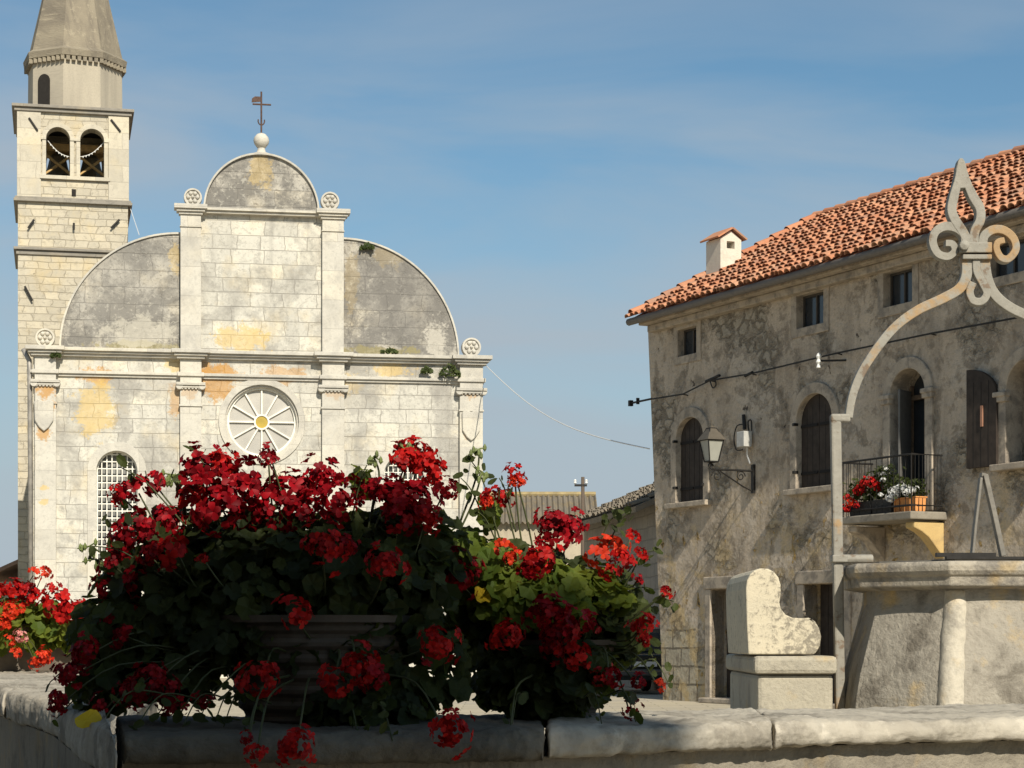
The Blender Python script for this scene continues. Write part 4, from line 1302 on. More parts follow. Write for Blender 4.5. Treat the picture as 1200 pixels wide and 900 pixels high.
# cable along the facade with its insulators
mb = MB()
pth = [HO(762, 468, -0.12), HO(800, 462, -0.12), HO(832, 446, -0.12), HO(880, 438, -0.12), HO(980, 414, -0.12), HO(1090, 391, -0.12), HO(1210, 369, -0.12), HO(1300, 352, -0.12)]
mb.tube([(p[0], -0.12, p[1]) for p in pth], 0.016, 6)
mb.tube(smooth_path([(pth[2][0], -0.12, pth[2][1]), (pth[2][0] + 0.1, -0.12, pth[2][1] - 0.15), (pth[2][0] + 0.22, -0.12, pth[2][1] - 0.1), (pth[2][0] + 0.15, -0.12, pth[2][1] + 0.03)]), 0.013, 5)
mb.tube([(pth[2][0] - 0.15, -0.12, pth[2][1]), (pth[2][0] + 0.35, -0.12, pth[2][1] + 0.06)], 0.03, 6)
mb.tube([(pth[3][0] - 0.2, -0.12, pth[3][1] - 0.02), (pth[3][0] + 0.05, -0.12, pth[3][1] + 0.02)], 0.03, 6)
for p in pth[1:-1]: mb.tube([(p[0], 0.02, p[1] - 0.02), (p[0], -0.12, p[1])], 0.012, 5)
o = mb.build('wall_cable', M_cable_black, None, loc=house_pt(0, 0, 0)); o.rotation_euler = (0, 0, HO.ang)
tag(o, 'black cable strung across the plastered house front above the arched windows', 'cable')
ib, iz = HO(978, 425)
ins = empty('insulator_bracket', house_pt(ib, 0, iz), HO.ang)
tag(ins, 'iron bracket with a white ceramic insulator beside the balcony door arch', 'insulator')
mb = MB(); mb.tube([(0.35, 0.0, 0.0), (-0.05, -0.3, 0.02)], 0.018, 6); mb.build('arm', M_black_iron, ins)
mb = MB(); mb.lathe([(0.02, -0.13), (0.045, -0.12), (0.03, -0.06), (0.05, -0.02), (0.03, 0.03), (0.05, 0.08), (0.02, 0.14)], 12, (-0.05, -0.3, 0.02)); mb.build('insulator', M_ceramic, ins)
# bracket sticking out of the corner
ab, az = HO(760, 468)
an = empty('corner_bracket', house_pt(ab, 0.05, az), HO.ang)
tag(an, 'small iron cable bracket sticking out from the left corner of the house', 'bracket')
mb = MB(); mb.tube([(0.15, -0.04, 0.0), (-0.85, -0.03, 0.0)], 0.022, 6); mb.box(-0.82, -0.74, -0.07, 0.01, -0.06, 0.06); mb.box(-0.5, -0.46, -0.06, 0.0, -0.05, 0.08)
mb.build('arm', M_black_iron, an)
# thin wire between the church and the house
A = CH(569, 428); q = CH.p + CH.d * A[0]
Aw = Vector((q.x, q.y, A[1])); Bw = house_pt(HO(761, 526)[0], 0.0, HO(761, 526)[1])
pts = [Aw.lerp(Bw, t / 20) - Vector((0, 0, 0.5 * math.sin(PI * t / 20))) for t in range(21)]
mb = MB(); mb.tube(pts, 0.014, 5)
tag(mb.build('overhead_wire', M_cable_white), 'thin pale wire stretched from the church corner to the house corner', 'wire')
# thin wire from the tower to the church
A = TW(153, 245); q = TW.p + TW.d * A[0]; Aw = Vector((q.x, q.y, A[1]))
B_ = CH(163, 275, 0.5); q = CH.p + CH.d * B_[0] + CH.n * 0.5; Bw = Vector((q.x, q.y, B_[1]))
mb = MB(); mb.tube([Aw, Bw], 0.012, 5)
tag(mb.build('lightning_wire', M_cable_white), 'short pale wire running down from the bell tower to the church gable', 'wire')

# ------------------------------------------------------------------ buildings between church and house
b = NB('corrugated_sheet')
n1 = b.noise(b.scale(b.tc.outputs['Object'], (3, 0.6, 1)), 1.2, 7, 0.6)
col = b.mix(b.rng(n1, 0.35, 0.7), (0.2, 0.17, 0.13), (0.12, 0.105, 0.083))
n2 = b.noise(b.tc.outputs['Object'], 2.2, 6, 0.6)
col = b.mix(b.rng(n2, 0.52, 0.68, 0, 0.6), col, (0.26, 0.19, 0.09))
M_corr = b.done(col, 0.85, 0.2)
BY = 74.0
barn = empty('barn', (world_at(560, 745, BY).x, BY, 0))
tag(barn, 'pale barn with a grey corrugated sheet roof between the church and the house', 'barn')
x0 = 0.0; x1 = world_at(692, 600, BY).x - barn.location.x
zr_ = world_at(640, 580, BY + 2.6).z; ze_ = world_at(640, 613, BY - 0.2).z
mb = MB(); mb.box(x0, x1, 0, 5.4, 0, ze_ + 0.05)
mb.add([(x1 - .001, 0, ze_), (x1 - .001, 5.4, ze_), (x1 - .001, 2.7, zr_ - 0.1), (x0, 0, ze_), (x0, 5.4, ze_), (x0, 2.7, zr_ - 0.1)], [[0, 1, 2], [3, 5, 4]])
mb.build('wall', stone('barn_render', (0.45, 0.39, 0.29), (0.34, 0.3, 0.225), 2, dark_amt=0.5), barn)
mb = MB()
nx = 140
for (ya, za, yb, zb2) in ((-0.3, ze_, 2.7, zr_), (5.7, ze_, 2.7, zr_)):
    vs = []
    for i in range(nx + 1):
        x = x0 - 0.2 + (x1 - x0 + 0.5) * i / nx
        w_ = 0.045 * math.sin(i * 2 * PI / 6)
        vs += [(x, ya, za + w_), (x, yb, zb2 + w_)]
    mb.add(vs, [[2 * i, 2 * i + 2, 2 * i + 3, 2 * i + 1] for i in range(nx)])
mb.build('roof', M_corr, barn, fix=False)
mb = MB(); mb.tube([(x0 - 0.2, 2.7, zr_ + 0.03), (x1 + 0.3, 2.7, zr_ + 0.03)], 0.1, 8); mb.build('ridge_cap', plain('lichen_ridge', (0.3, 0.235, 0.12), 0.9, var=0.3, scale=3), barn)

shed_n = Vector((3.45, 48.0)); shed_f = Vector((2.0, 56.8))
SH = math.atan2((shed_f - shed_n).y, (shed_f - shed_n).x)
shed = empty('stone_shed', (shed_n.x, shed_n.y, 0), SH)
tag(shed, 'shaded lean-to shed of grey stone with a flat-tiled roof beside the house corner', 'shed')
SL = (shed_f - shed_n).length
zs0 = world_at(765, 601, 48.0).z
mb = MB()
wv_ = [(x_, y_, z_) for x_ in (0, SL) for y_, z_ in ((0, 0), (-4.0, 0), (-4.0, zs0 + 1.98), (0, zs0 + 0.23))]
mb.add(wv_, [[0, 1, 2, 3], [4, 7, 6, 5], [0, 3, 7, 4], [1, 5, 6, 2], [2, 6, 7, 3], [0, 4, 5, 1]])
mb.build('wall', masonry('grey_rubble', (0.34, 0.31, 0.265), (0.28, 0.255, 0.22), (0.2, 0.18, 0.15), 0.6, 0.3, 0.02, 0.08, (0.2, 0.19, 0.17), 0.5, (0.45, 0.65)), shed)
mb = MB()
sv = [(-0.15, 0.6, zs0), (SL + 0.2, 0.6, zs0), (SL + 0.2, -4.2, zs0 + 2.1), (-0.15, -4.2, zs0 + 2.1)]
mb.add(sv + [(x, y, z + 0.14) for x, y, z in sv], [[0, 3, 2, 1], [4, 5, 6, 7], [0, 1, 5, 4], [1, 2, 6, 5], [2, 3, 7, 6], [3, 0, 4, 7]])
M_shedroof = stone('stone_tile_roof', (0.24, 0.2, 0.145), (0.15, 0.125, 0.095), 5, dark_amt=0.7)
rs = mb.build('roof', M_shedroof, shed)
rnd = random.Random(3); mb = MB()
nrm_ = Vector((0, 2.1, 4.8)).normalized(); upd = Vector((0, -4.8, 2.1)).normalized()
tiles(mb, Vector((SL + 0.1, 0.6, zs0 + 0.14)), Vector((-1, 0, 0)), upd, 5.1, lambda t: 0.0, lambda t: SL + 0.1, rnd, 0.24, 0.4, 0.11)
mb.build('tile_courses', M_shedroof, rs, fix=False)

up_ = empty('utility_pole', (world_at(683, 745, 59.0).x, 59.0, 0))
tag(up_, 'thin wooden utility pole with a short crossarm behind the shed roof', 'utility pole')
zt_ = world_at(683, 559, 59.0).z
mb = MB(); mb.tube([(0, 0, 0), (0, 0, zt_)], 0.075, 8, 0.05); mb.build('post', plain('pole_wood', (0.1, 0.075, 0.055), 0.9), up_, smooth=True)
mb = MB(); mb.box(-0.24, 0.12, -0.05, 0.05, zt_ - 0.27, zt_ - 0.21); mb.build('crossarm', M_black_iron, up_)
for x in (-0.22, 0.1):
    mb = MB(); mb.lathe([(0.02, 0), (0.045, 0.03), (0.03, 0.07), (0.045, 0.1), (0.02, 0.13)], 8, (x, 0, zt_ - 0.2)); mb.build('insulator', M_ceramic, up_)

# ------------------------------------------------------------------ parked car
car = empty('parked_car', (2.62, 47.0, 0), math.atan2(0.985, -0.17))
tag(car, 'dark hatchback car parked by the shed, half hidden behind the house corner', 'car')
M_car = plain('dark_green_paint', (0.016, 0.02, 0.018), 0.25, 0.6, 0.0, 0.1)
prof = [(-1.85, 0.32), (-1.88, 0.62), (-1.78, 0.86), (-1.6, 0.95), (-1.35, 1.36), (-1.0, 1.46), (0.2, 1.45), (0.85, 1.0), (1.65, 0.86), (1.85, 0.66), (1.88, 0.32)]
W = 0.8
mb = MB()
rings = []
for y, k in ((-W, 0.0), (-W + 0.02, 1), (W - 0.02, 1), (W, 0)):
    rings.append([(x * (0.99 if k == 0 else 1), y * (1.0 if z < 1.0 else 0.84), z) for x, z in prof])
mb.loft(rings)
body = mb.build('body', M_car, car, bevel=0.05, segs=3)
mb = MB()
for s in (-1, 1):
    mb.add([(-1.2, s * 0.775, 0.98), (0.6, s * 0.79, 1.0), (0.15, s * 0.683, 1.38), (-1.0, s * 0.683, 1.39)], [[0, 1, 2, 3]])
mb.add([(-1.655, -0.66, 0.97), (-1.655, 0.66, 0.97), (-1.405, 0.58, 1.34), (-1.405, -0.58, 1.34)], [[0, 1, 2, 3]])
mb.add([(0.85, -0.68, 1.03), (0.85, 0.68, 1.03), (0.28, 0.6, 1.42), (0.28, -0.6, 1.42)], [[0, 1, 2, 3]])
mb.build('car_window', M_glass_dark, car)
M_chrome = plain('chrome', (0.6, 0.6, 0.6), 0.2, 0.5, 1.0, 0.05)
M_tyre = plain('tyre_rubber', (0.02, 0.02, 0.02), 0.9)
mb = MB(); mb.box(-1.95, -1.82, -0.78, 0.78, 0.42, 0.56); mb.box(1.82, 1.95, -0.78, 0.78, 0.42, 0.56); mb.build('bumper', plain('grey_bumper', (0.08, 0.08, 0.08), 0.5), car, bevel=0.03)
mb = MB(); mb.box(-1.96, -1.945, -0.75, 0.75, 0.51, 0.53); mb.box(-1.81, -1.78, -0.6, 0.6, 0.88, 0.9); mb.build('chrome_trim', M_chrome, car)
for s in (-1, 1):
    mb = MB(); mb.box(-1.9, -1.84, s * 0.66 - 0.1, s * 0.66 + 0.1, 0.62, 0.8); mb.build('tail_light', plain('red_lens', (0.3, 0.01, 0.01), 0.2), car, bevel=0.02)
    mb = MB(); mb.box(1.8, 1.87, s * 0.58 - 0.14, s * 0.58 + 0.14, 0.64, 0.78); mb.build('headlight', M_ceramic, car, bevel=0.02)
    for x in (-1.2, 1.22):
        mb = MB()
        pr = [(0.2, -0.09), (0.28, -0.09), (0.3, -0.06), (0.3, 0.06), (0.28, 0.09), (0.2, 0.09)]
        n = 24
        mb.loft([[(x + r_ * math.cos(2 * PI * i / n), s * 0.74 + y_, 0.3 + r_ * math.sin(2 * PI * i / n)) for i in range(n)] for r_, y_ in pr])
        wv = mb.build('wheel', M_tyre, car, smooth=False)
        mb = MB(); mb.loft([[(x + r_ * math.cos(2 * PI * i / n), s * (0.74 + y_), 0.3 + r_ * math.sin(2 * PI * i / n)) for i in range(n)] for r_, y_ in ((0.2, -0.05), (0.2, 0.093), (0.15, 0.08), (0.06, 0.1))])
        mb.build('rim', M_chrome, wv)
mb = MB(); mb.box(-1.9, -1.882, -0.26, 0.26, 0.62, 0.73); mb.build('number_plate', M_ceramic, car)

# ------------------------------------------------------------------ well platform, well head, iron frame
M_well = stone('well_limestone', (0.37, 0.335, 0.275), (0.28, 0.255, 0.21), 3.2, dark=(0.11, 0.095, 0.075), dark_amt=0.75, yellow=0.6, bump=1.0, dist=0.04, dthr=(0.49, 0.64))
M_well_rim = stone('well_rim_limestone', (0.42, 0.375, 0.3), (0.27, 0.24, 0.195), 4.5, dark_amt=0.75, yellow=0.3, bump=1.0, dist=0.025, dthr=(0.47, 0.62))
M_rib = stone('pale_rib_stone', (0.54, 0.49, 0.395), (0.42, 0.38, 0.305), 5, dark_amt=0.5, yellow=0.35, bump=0.9, dthr=(0.5, 0.64))
M_step = stone('platform_stone', (0.42, 0.38, 0.3), (0.34, 0.31, 0.25), 2.5)
PZ = 0.7
WX, WY = 2.715, 12.0
mb = MB()
mb.prism([(0.9, 7.0), (5.6, 7.0), (5.6, 16.4), (0.9, 16.4)], 0.0, 0.35)
mb.prism([(1.2, 7.4), (5.3, 7.4), (5.3, 16.2), (1.2, 16.2)], 0.35, PZ)
tag(mb.build('well_platform', M_step, bevel=0.03), 'two-stepped stone platform under the well head and the stone seat end', 'platform')
well = empty('stone_well', (WX, WY, PZ))
tag(well, 'large eight-sided stone well head with a flared body and thick moulded rim', 'well')
ph0 = R(-112.5)
NS = 6
def octring(r, z_, sub=6, bulge=0.0):
    out = []
    for i in range(8):
        a0 = ph0 + i * PI / 4; a1 = a0 + PI / 4
        for k in range(sub):
            t = k / sub
            p = Vector((math.cos(a0), math.sin(a0))) * (1 - t) + Vector((math.cos(a1), math.sin(a1))) * t
            p = p * (r * (1 + bulge * math.sin(PI * t)))
            out.append((p.x, p.y, z_))
    return out
zz_ = [(0.83, 0.0), (0.825, 0.1), (0.81, 0.25), (0.785, 0.38), (0.745, 0.52), (0.705, 0.66), (0.672, 0.78), (0.665, 0.86)]
mb = MB(); mb.loft([octring(r_, z_, 6, 0.02) for r_, z_ in zz_])
mb.build('well_body', M_well, well)
zr0 = 1.574 - PZ; zr1 = 1.712 - PZ
mb = MB()
prof = [(0.66, zr0 - 0.02), (0.79, zr0), (0.795, zr0 + 0.055), (0.81, zr0 + 0.06), (0.826, zr0 + 0.085), (0.828, zr0 + 0.115), (0.81, zr1), (0.56, zr1), (0.55, zr1 - 0.1), (0.53, 0.2)]
mb.loft([octring(r_, z_, 1) for r_, z_ in prof])
mb.build('well_rim', M_well_rim, well, bevel=0.012)
for i in range(1):
    a_ = ph0 + i * PI / 4
    pts = [((r_ - 0.052) * math.cos(a_), (r_ - 0.052) * math.sin(a_), z_) for r_, z_ in zz_]
    mb = MB(); mb.tube(smooth_path(pts, 3), 0.082, 14, 0.07)
    o = mb.build('corner_rib', M_rib, well, smooth=True)
    m_ = o.modifiers.new('sub', 'SUBSURF'); m_.levels = 2; m_.render_levels = 2
    tx_ = bpy.data.textures.new('rib_wear', 'CLOUDS'); tx_.noise_scale = 0.09; tx_.noise_depth = 4
    d_ = o.modifiers.new('wear', 'DISPLACE'); d_.texture = tx_; d_.strength = 0.014; d_.texture_coords = 'LOCAL'
# iron lid, latch and prop
M_iron_grey = plain('grey_painted_iron', (0.19, 0.175, 0.15), 0.6, 0.35, 0.2, 0.25, 15, 0.2)
mb = MB(); mb.prism([(p[0], p[1]) for p in octring(0.66, 0, 1)], zr1 + 0.002, zr1 + 0.014)
lid = mb.build('iron_lid', M_iron_grey, well)
mb = MB(); mb.box(-0.3, 0.6, -0.62, -0.57, zr1 + 0.014, zr1 + 0.028); mb.box(-0.35, -0.02, -0.6, -0.55, zr1 + 0.028, zr1 + 0.05)
mb.build('hasp', M_black_iron, lid)
# forged prop standing on the rim
def ip(u, v, Y): 
    p = world_at(u, v, Y); return (p.x, p.z)
PY = 11.5
mb = MB(); mb.strap([ip(1139, 652, PY), ip(1142, 620, PY), ip(1149, 560, PY)], PY, 0.06, 0.016)
mb.strap([ip(1149, 557, PY), ip(1154, 557, PY), ip(1165, 605, PY), ip(1175, 652, PY)], PY, 0.06, 0.028)
tag(mb.build('iron_prop', M_iron_grey, bevel=0.004), 'grey A-shaped flat iron prop standing on the well rim', 'iron stand')

b = NB('flaking_grey_paint')
n1 = b.noise(b.tc.outputs['Object'], 9, 7, 0.65); n2 = b.noise(b.tc.outputs['Object'], 3.0, 6, 0.65)
col = b.mix(b.rng(n1, 0.3, 0.7), (0.31, 0.29, 0.245), (0.215, 0.2, 0.168))
col = b.mix(b.rng(n2, 0.55, 0.62, 0, 0.7), col, (0.36, 0.21, 0.075))
col = b.mix(b.rng(n1, 0.58, 0.63, 0, 0.7), col, (0.15, 0.095, 0.055))
n4 = b.noise(b.tc.outputs['Object'], 30, 6, 0.7)
col = b.mix(b.rng(n4, 0.58, 0.66, 0, 0.5), col, (0.12, 0.08, 0.05))
b.bump(b.math('ADD', n1, b.math('MULTIPLY', n4, 0.5)), 0.7, 0.008)
M_frame = b.done(col, 0.65, 0.3)
FY = 12.0
frame = empty('iron_arch', (WX, FY, PZ))
tag(frame, 'arched grey iron frame over the well, crowned with a forged lily ornament', 'iron frame')
def fp(u, v): 
    p = world_at(u, v, FY); return (p.x - WX, p.z - PZ)
def spts(L, n=6): 
    return [(p.x, p.z) for p in smooth_path([(q[0], 0, q[1]) for q in [fp(*k) for k in L]], n)]
left_arm = [(1131.7, 300), (1131.7, 323), (1123.5, 339), (1103, 351), (1075, 364), (1049, 383), (1027, 409), (1008, 439), (998, 466), (994, 490)]
right_arm = [(1152, 300), (1155.5, 326), (1165, 346), (1183, 361), (1211, 375), (1237, 394), (1262, 424), (1280, 455), (1290, 480), (1293, 492)]
mb = MB()
la_ = spts(left_arm); mb.strap(la_, 0, 0.06, [0.064 - 0.02 * i / len(la_) for i in range(len(la_))]); mb.build('arch_arm', M_frame, frame, bevel=0.0045)
mb = MB()
la_ = spts(right_arm); mb.strap(la_, 0, 0.06, [0.064 - 0.02 * i / len(la_) for i in range(len(la_))]); mb.build('arch_arm', M_frame, frame, bevel=0.0045)
def post(u_t, u_b, s):
    Q = MB()
    a0 = fp(u_t, 489); a1 = fp(u_b, 835)
    w0, w1 = 0.062, 0.056
    zb0 = 0.0
    Q.add([(a0[0] - w0 / 2, -0.03, a0[1]), (a0[0] + w0 / 2, -0.03, a0[1]), (a0[0] + w0 / 2, 0.03, a0[1]), (a0[0] - w0 / 2, 0.03, a0[1]),
           (a1[0] - w1 / 2, -0.03, zb0), (a1[0] + w1 / 2, -0.03, zb0), (a1[0] + w1 / 2, 0.03, zb0), (a1[0] - w1 / 2, 0.03, zb0)],
          [[0, 1, 2, 3], [7, 6, 5, 4], [0, 4, 5, 1], [1, 5, 6, 2], [2, 6, 7, 3], [3, 7, 4, 0]])
    ex = fp(u_t + s * 17, 489)
    Q.box(min(a0[0] - s * 0.031, ex[0]), max(a0[0] - s * 0.031, ex[0]), -0.034, 0.034, a0[1] - 0.03, a0[1] + 0.018)
    o = Q.build('post', M_frame, frame, bevel=0.012)
    Q = MB(); am_ = fp((u_t + u_b) / 2 + 1, 655)
    Q.box(am_[0] - 0.045, am_[0] + 0.045, -0.05, 0.05, am_[1] - 0.022, am_[1] + 0.022)
    Q.tube([(am_[0], 0, am_[1]), (am_[0] + s * 0.2, 0.0, am_[1])], 0.028, 8)
    Q.build('clamp', M_frame, o, bevel=0.008)
post(979, 985, 1); post(1307, 1301, -1)
orn = MB()
sp_l = spts([(1124.8, 190), (1121.5, 212), (1116.5, 232), (1114, 247), (1118, 259), (1127, 273), (1135, 289)])
sp_r = spts([(1125.5, 190), (1131, 212), (1139, 231), (1147, 245), (1147.5, 259), (1141, 273), (1140, 289)])
orn.strap(sp_l, 0, 0.075, [0.035 + 0.02 * min(1, i / 12) for i in range(len(sp_l))])
orn.strap(sp_r, 0.002, 0.07, [0.035 + 0.02 * min(1, i / 12) for i in range(len(sp_r))])
orn.strap(spts([(1125, 187), (1125.2, 200), (1126, 222)]), 0.001, 0.072, [0.02 + 0.045 * min(1, i / 6) * (1 - 0.5 * max(0, i - 6) / 6) for i in range(13)])
orn.build('lily_spear', M_frame, frame, bevel=0.0045)
for L in ([(1131, 291), (1129, 277), (1120, 268.5), (1106, 266.5), (1095, 273), (1092, 285), (1098, 298), (1110, 301.5), (1117.5, 295), (1115, 287), (1107, 286)],
          [(1150, 291), (1152, 278), (1162, 270.5), (1175, 271), (1186, 280), (1189, 293), (1181, 304), (1172, 303), (1166.5, 293), (1168, 285), (1176, 282.5)]):
    Q = MB(); p_ = spts(L)
    Q.strap(p_, 0, 0.07, [0.055 - 0.02 * i / len(p_) for i in range(len(p_))]); Q.build('lily_scroll', M_frame, frame, bevel=0.0045)
Q = MB(); p_ = spts([(1143, 300), (1143, 318), (1150, 333), (1155, 345), (1149, 354), (1139, 353), (1135, 343), (1139, 332)])
Q.strap(p_, -0.01, 0.06, 0.045); Q.build('curled_tongue', M_frame, frame, bevel=0.0045)
Q = MB()
a0, a1 = fp(1122, 298), fp(1160, 286); Q.box(a0[0], a1[0], -0.06, 0.06, a0[1], a1[1])
a0, a1 = fp(1126, 305.5), fp(1160, 300); Q.box(a0[0], a1[0], -0.055, 0.055, a0[1], a1[1])
a0 = fp(1127, 290); Q.lathe([(0.001, -0.03), (0.03, -0.03), (0.03, 0.02), (0.001, 0.03)], 10)
for i in range(len(Q.v) - 40, len(Q.v)):
    x, y, z_ = Q.v[i]; Q.v[i] = (a0[0] + x, -0.06 - z_, a0[1] + y)
Q.build('collar', M_frame, frame, bevel=0.0045)

# ------------------------------------------------------------------ carved stone seat end
SYf = 11.75
seat = empty('stone_seat_end', (world_at(910, 745, SYf).x, SYf, PZ))
tag(seat, 'pale L-shaped carved stone seat end with rounded corners on a mossy plinth beside the well', 'stone seat')
def sp(u, v): 
    p = world_at(u, v, SYf); return (p.x - seat.location.x, p.z - PZ)
pts = [sp(*k) for k in ((877, 767), (875, 730), (874, 690), (875.5, 680), (879, 673), (884, 668.5), (891, 666), (900, 666.5), (907, 670), (912.5, 677), (915, 686), (915, 697),
                        (913.5, 706), (915.5, 714), (921, 720.5), (929, 724), (940, 724.5), (948, 724), (955, 728), (960, 736), (962.5, 746), (961, 757), (957, 764), (954, 767))]
mb = MB(); mb.plate(pts[::-1], [], 0.0, 1.1)
b = NB('pitted_limestone')
v = b.tc.outputs['Object']; sx_ = b.node('ShaderNodeSeparateXYZ', Vector=v)
n1 = b.noise(v, 3, 8, 0.62); n2 = b.noise(v, 24, 9, 0.75, 0.3); n3 = b.noise(v, 5, 6, 0.6)
col = b.mix(b.rng(n1, 0.3, 0.7), (0.60, 0.53, 0.39), (0.50, 0.45, 0.345))
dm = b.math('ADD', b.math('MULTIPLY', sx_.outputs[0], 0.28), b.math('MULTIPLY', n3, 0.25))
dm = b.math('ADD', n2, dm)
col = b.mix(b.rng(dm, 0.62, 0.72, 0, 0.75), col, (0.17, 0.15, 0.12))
b.bump(n2, 0.6, 0.015)
M_seat = b.done(col, 0.93, 0.15)
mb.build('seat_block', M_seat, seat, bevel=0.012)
mb = MB()
a0 = sp(882, 768); a1 = sp(980, 790); mb.box(a0[0], a1[0], -0.06, 1.5, a1[1], a0[1] - 0.004)
a0 = sp(887, 790); a1 = sp(976, 832); mb.box(a0[0], a1[0], -0.02, 1.46, 0.0, sp(887, 790)[1] - 0.003)
mb.build('plinth', stone('mossy_plinth', (0.44, 0.40, 0.31), (0.33, 0.3, 0.24), 4, dark_amt=0.55, yellow=0.35, bump=0.8, dist=0.03), seat, bevel=0.025)

# ------------------------------------------------------------------ parapet in the foreground
TR = EYE - 0.135; TL = EYE - 0.115
b = NB('worn_coping_stone')
v = b.tc.outputs['Object']
n1 = b.noise(v, 3.5, 9, 0.65); n2 = b.noise(v, 40, 6, 0.65); n3 = b.noise(b.scale(v, (3, 3, 14)), 2.0, 6, 0.6)
col = b.mix(b.rng(n1, 0.32, 0.68), (0.46, 0.42, 0.345), (0.31, 0.28, 0.23))
col = b.mix(b.rng(b.noise(b.vmath('ADD', v, (3, 8, 1)), 6, 9, 0.7), 0.49, 0.6, 0, 0.65), col, (0.16, 0.143, 0.115))
col = b.mix(b.rng(b.noise(b.vmath('ADD', v, (7, 2, 4)), 11, 8, 0.7), 0.56, 0.62, 0, 0.6), col, (0.56, 0.51, 0.42))
col = b.mix(b.rng(n2, 0.5, 0.75, 0, 0.4), col, (0.13, 0.115, 0.1))
hh = b.math('ADD', b.math('MULTIPLY', n1, 1.0), b.math('ADD', b.math('MULTIPLY', n2, 0.25), b.math('MULTIPLY', n3, 0.4)))
b.bump(hh, 0.7, 0.012)
M_coping = b.done(col, 0.93, 0.15)
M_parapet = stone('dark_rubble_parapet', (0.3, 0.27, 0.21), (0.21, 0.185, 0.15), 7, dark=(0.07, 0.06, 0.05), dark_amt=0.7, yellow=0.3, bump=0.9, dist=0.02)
par = empty('stone_parapet', (0, 3.2, 0))
tag(par, 'low stone parapet with thick rounded coping slabs in the foreground, carrying the flower pots', 'parapet')
def coping(front, back, z1, th, seed, nose=0.02, mat_=None):
    """one worn slab following front/back polylines with a rounded nose"""
    rnd = random.Random(seed)
    rings = []
    F_ = smooth_path([(x, y, 0) for x, y in front], 7); B = smooth_path([(x, y, 0) for x, y in back], 7)
    F_ = [F_[0], F_[0].lerp(F_[1], 0.1)] + F_[1:-1] + [F_[-2].lerp(F_[-1], 0.9), F_[-1]]; B = [B[0], B[0].lerp(B[1], 0.1)] + B[1:-1] + [B[-2].lerp(B[-1], 0.9), B[-1]]
    F = F_
    n = len(F)
    for i, (f, bk_) in enumerate(zip(F, B)):
        inn = (bk_ - f).normalized(); e = min(i, n - 1 - i)
        dz = -0.006 if e == 0 else 0
        j = lambda a_: rnd.uniform(-a_, a_)
        prof = [(nose * 0.9, -th), (nose * 0.2, -th * 0.82), (0.0, -th * 0.5), (nose * 0.22, -th * 0.2), (nose * 0.75, -th * 0.05), (nose * 1.6, 0.0)]
        ring = []
        for d_, h_ in prof:
            p = f + inn * (d_ + j(0.004)); ring.append((p.x, p.y - par.location.y, z1 + h_ + dz + j(0.002)))
        W_ = (bk_ - f).length
        for t in (0.35, 0.65):
            p = f + inn * (W_ * t); ring.append((p.x, p.y - par.location.y, z1 + 0.003 + dz + j(0.0025)))
        p = bk_ - inn * nose; ring.append((p.x, p.y - par.location.y, z1 + dz))
        ring.append((bk_.x, bk_.y - par.location.y, z1 - th * 0.4 + dz))
        p = bk_ - inn * nose * 0.5; ring.append((p.x, p.y - par.location.y, z1 - th))
        rings.append(ring)
    Q = MB(); Q.loft(rings)
    o = Q.build('coping_stone', mat_ or M_coping, par, smooth=True)
    m = o.modifiers.new('sub', 'SUBSURF'); m.levels = 3; m.render_levels = 3
    for nm, sz, st in (('broad_wear', 0.22, 0.014), ('chips', 0.028, 0.010)):
        tx_ = bpy.data.textures.new(nm, 'CLOUDS'); tx_.noise_scale = sz; tx_.noise_depth = 3
        d_ = o.modifiers.new('wear', 'DISPLACE'); d_.texture = tx_; d_.strength = st; d_.mid_level = 0.5; d_.texture_coords = 'LOCAL'
def lerp2(a_, b_, t): return (a_[0] + (b_[0] - a_[0]) * t, a_[1] + (b_[1] - a_[1]) * t)
FR = [(-0.54, 2.840), (-0.3, 2.850), (-0.06, 2.900), (0.045, 2.950), (0.27, 3.100), (0.41, 3.200), (0.62, 3.310), (0.9, 3.440), (1.5, 3.720)]
BK = [(-0.68, 3.520), (-0.35, 3.520), (-0.05, 3.550), (0.05, 3.580), (0.3, 3.680), (0.44, 3.780), (0.68, 3.920), (1.02, 4.120), (1.65, 4.440)]
TH = 0.048
M_coping_shade = stone('shade_darkened_coping', (0.17, 0.155, 0.125), (0.10, 0.09, 0.072), 7, dark=(0.04, 0.036, 0.03), dark_amt=0.7, bump=0.9, dist=0.012)  # shade over the first slab is put into a darker stone colour
coping(FR[0:4], BK[0:4], TR, TH, 1, mat_=M_coping_shade)
coping([lerp2(FR[3], FR[4], 0.03), FR[4], lerp2(FR[4], FR[5], 0.97)], [lerp2(BK[3], BK[4], 0.03), BK[4], lerp2(BK[4], BK[5], 0.97)], TR + 0.002, TH, 2)
coping([FR[5], FR[6], FR[7], FR[8]], [BK[5], BK[6], BK[7], BK[8]], TR, TH - 0.004, 3)
LF = [(-0.46, 2.380), (-0.62, 2.920), (-0.81, 3.580), (-1.06, 4.280)]
LB = [(-0.70, 3.40), (-0.85, 4.60), (-1.0, 5.80), (-1.3, 7.03)]
coping(LF, LB, TL, TH + 0.02, 4, 0.05)
coping([(-1.07, 4.31), (-1.5, 5.6), (-2.2, 7.6)], [(-1.31, 7.05), (-1.9, 7.6), (-2.9, 8.6)], TL, TH + 0.02, 5, 0.05)
mb = MB()
ins_ = 0.045
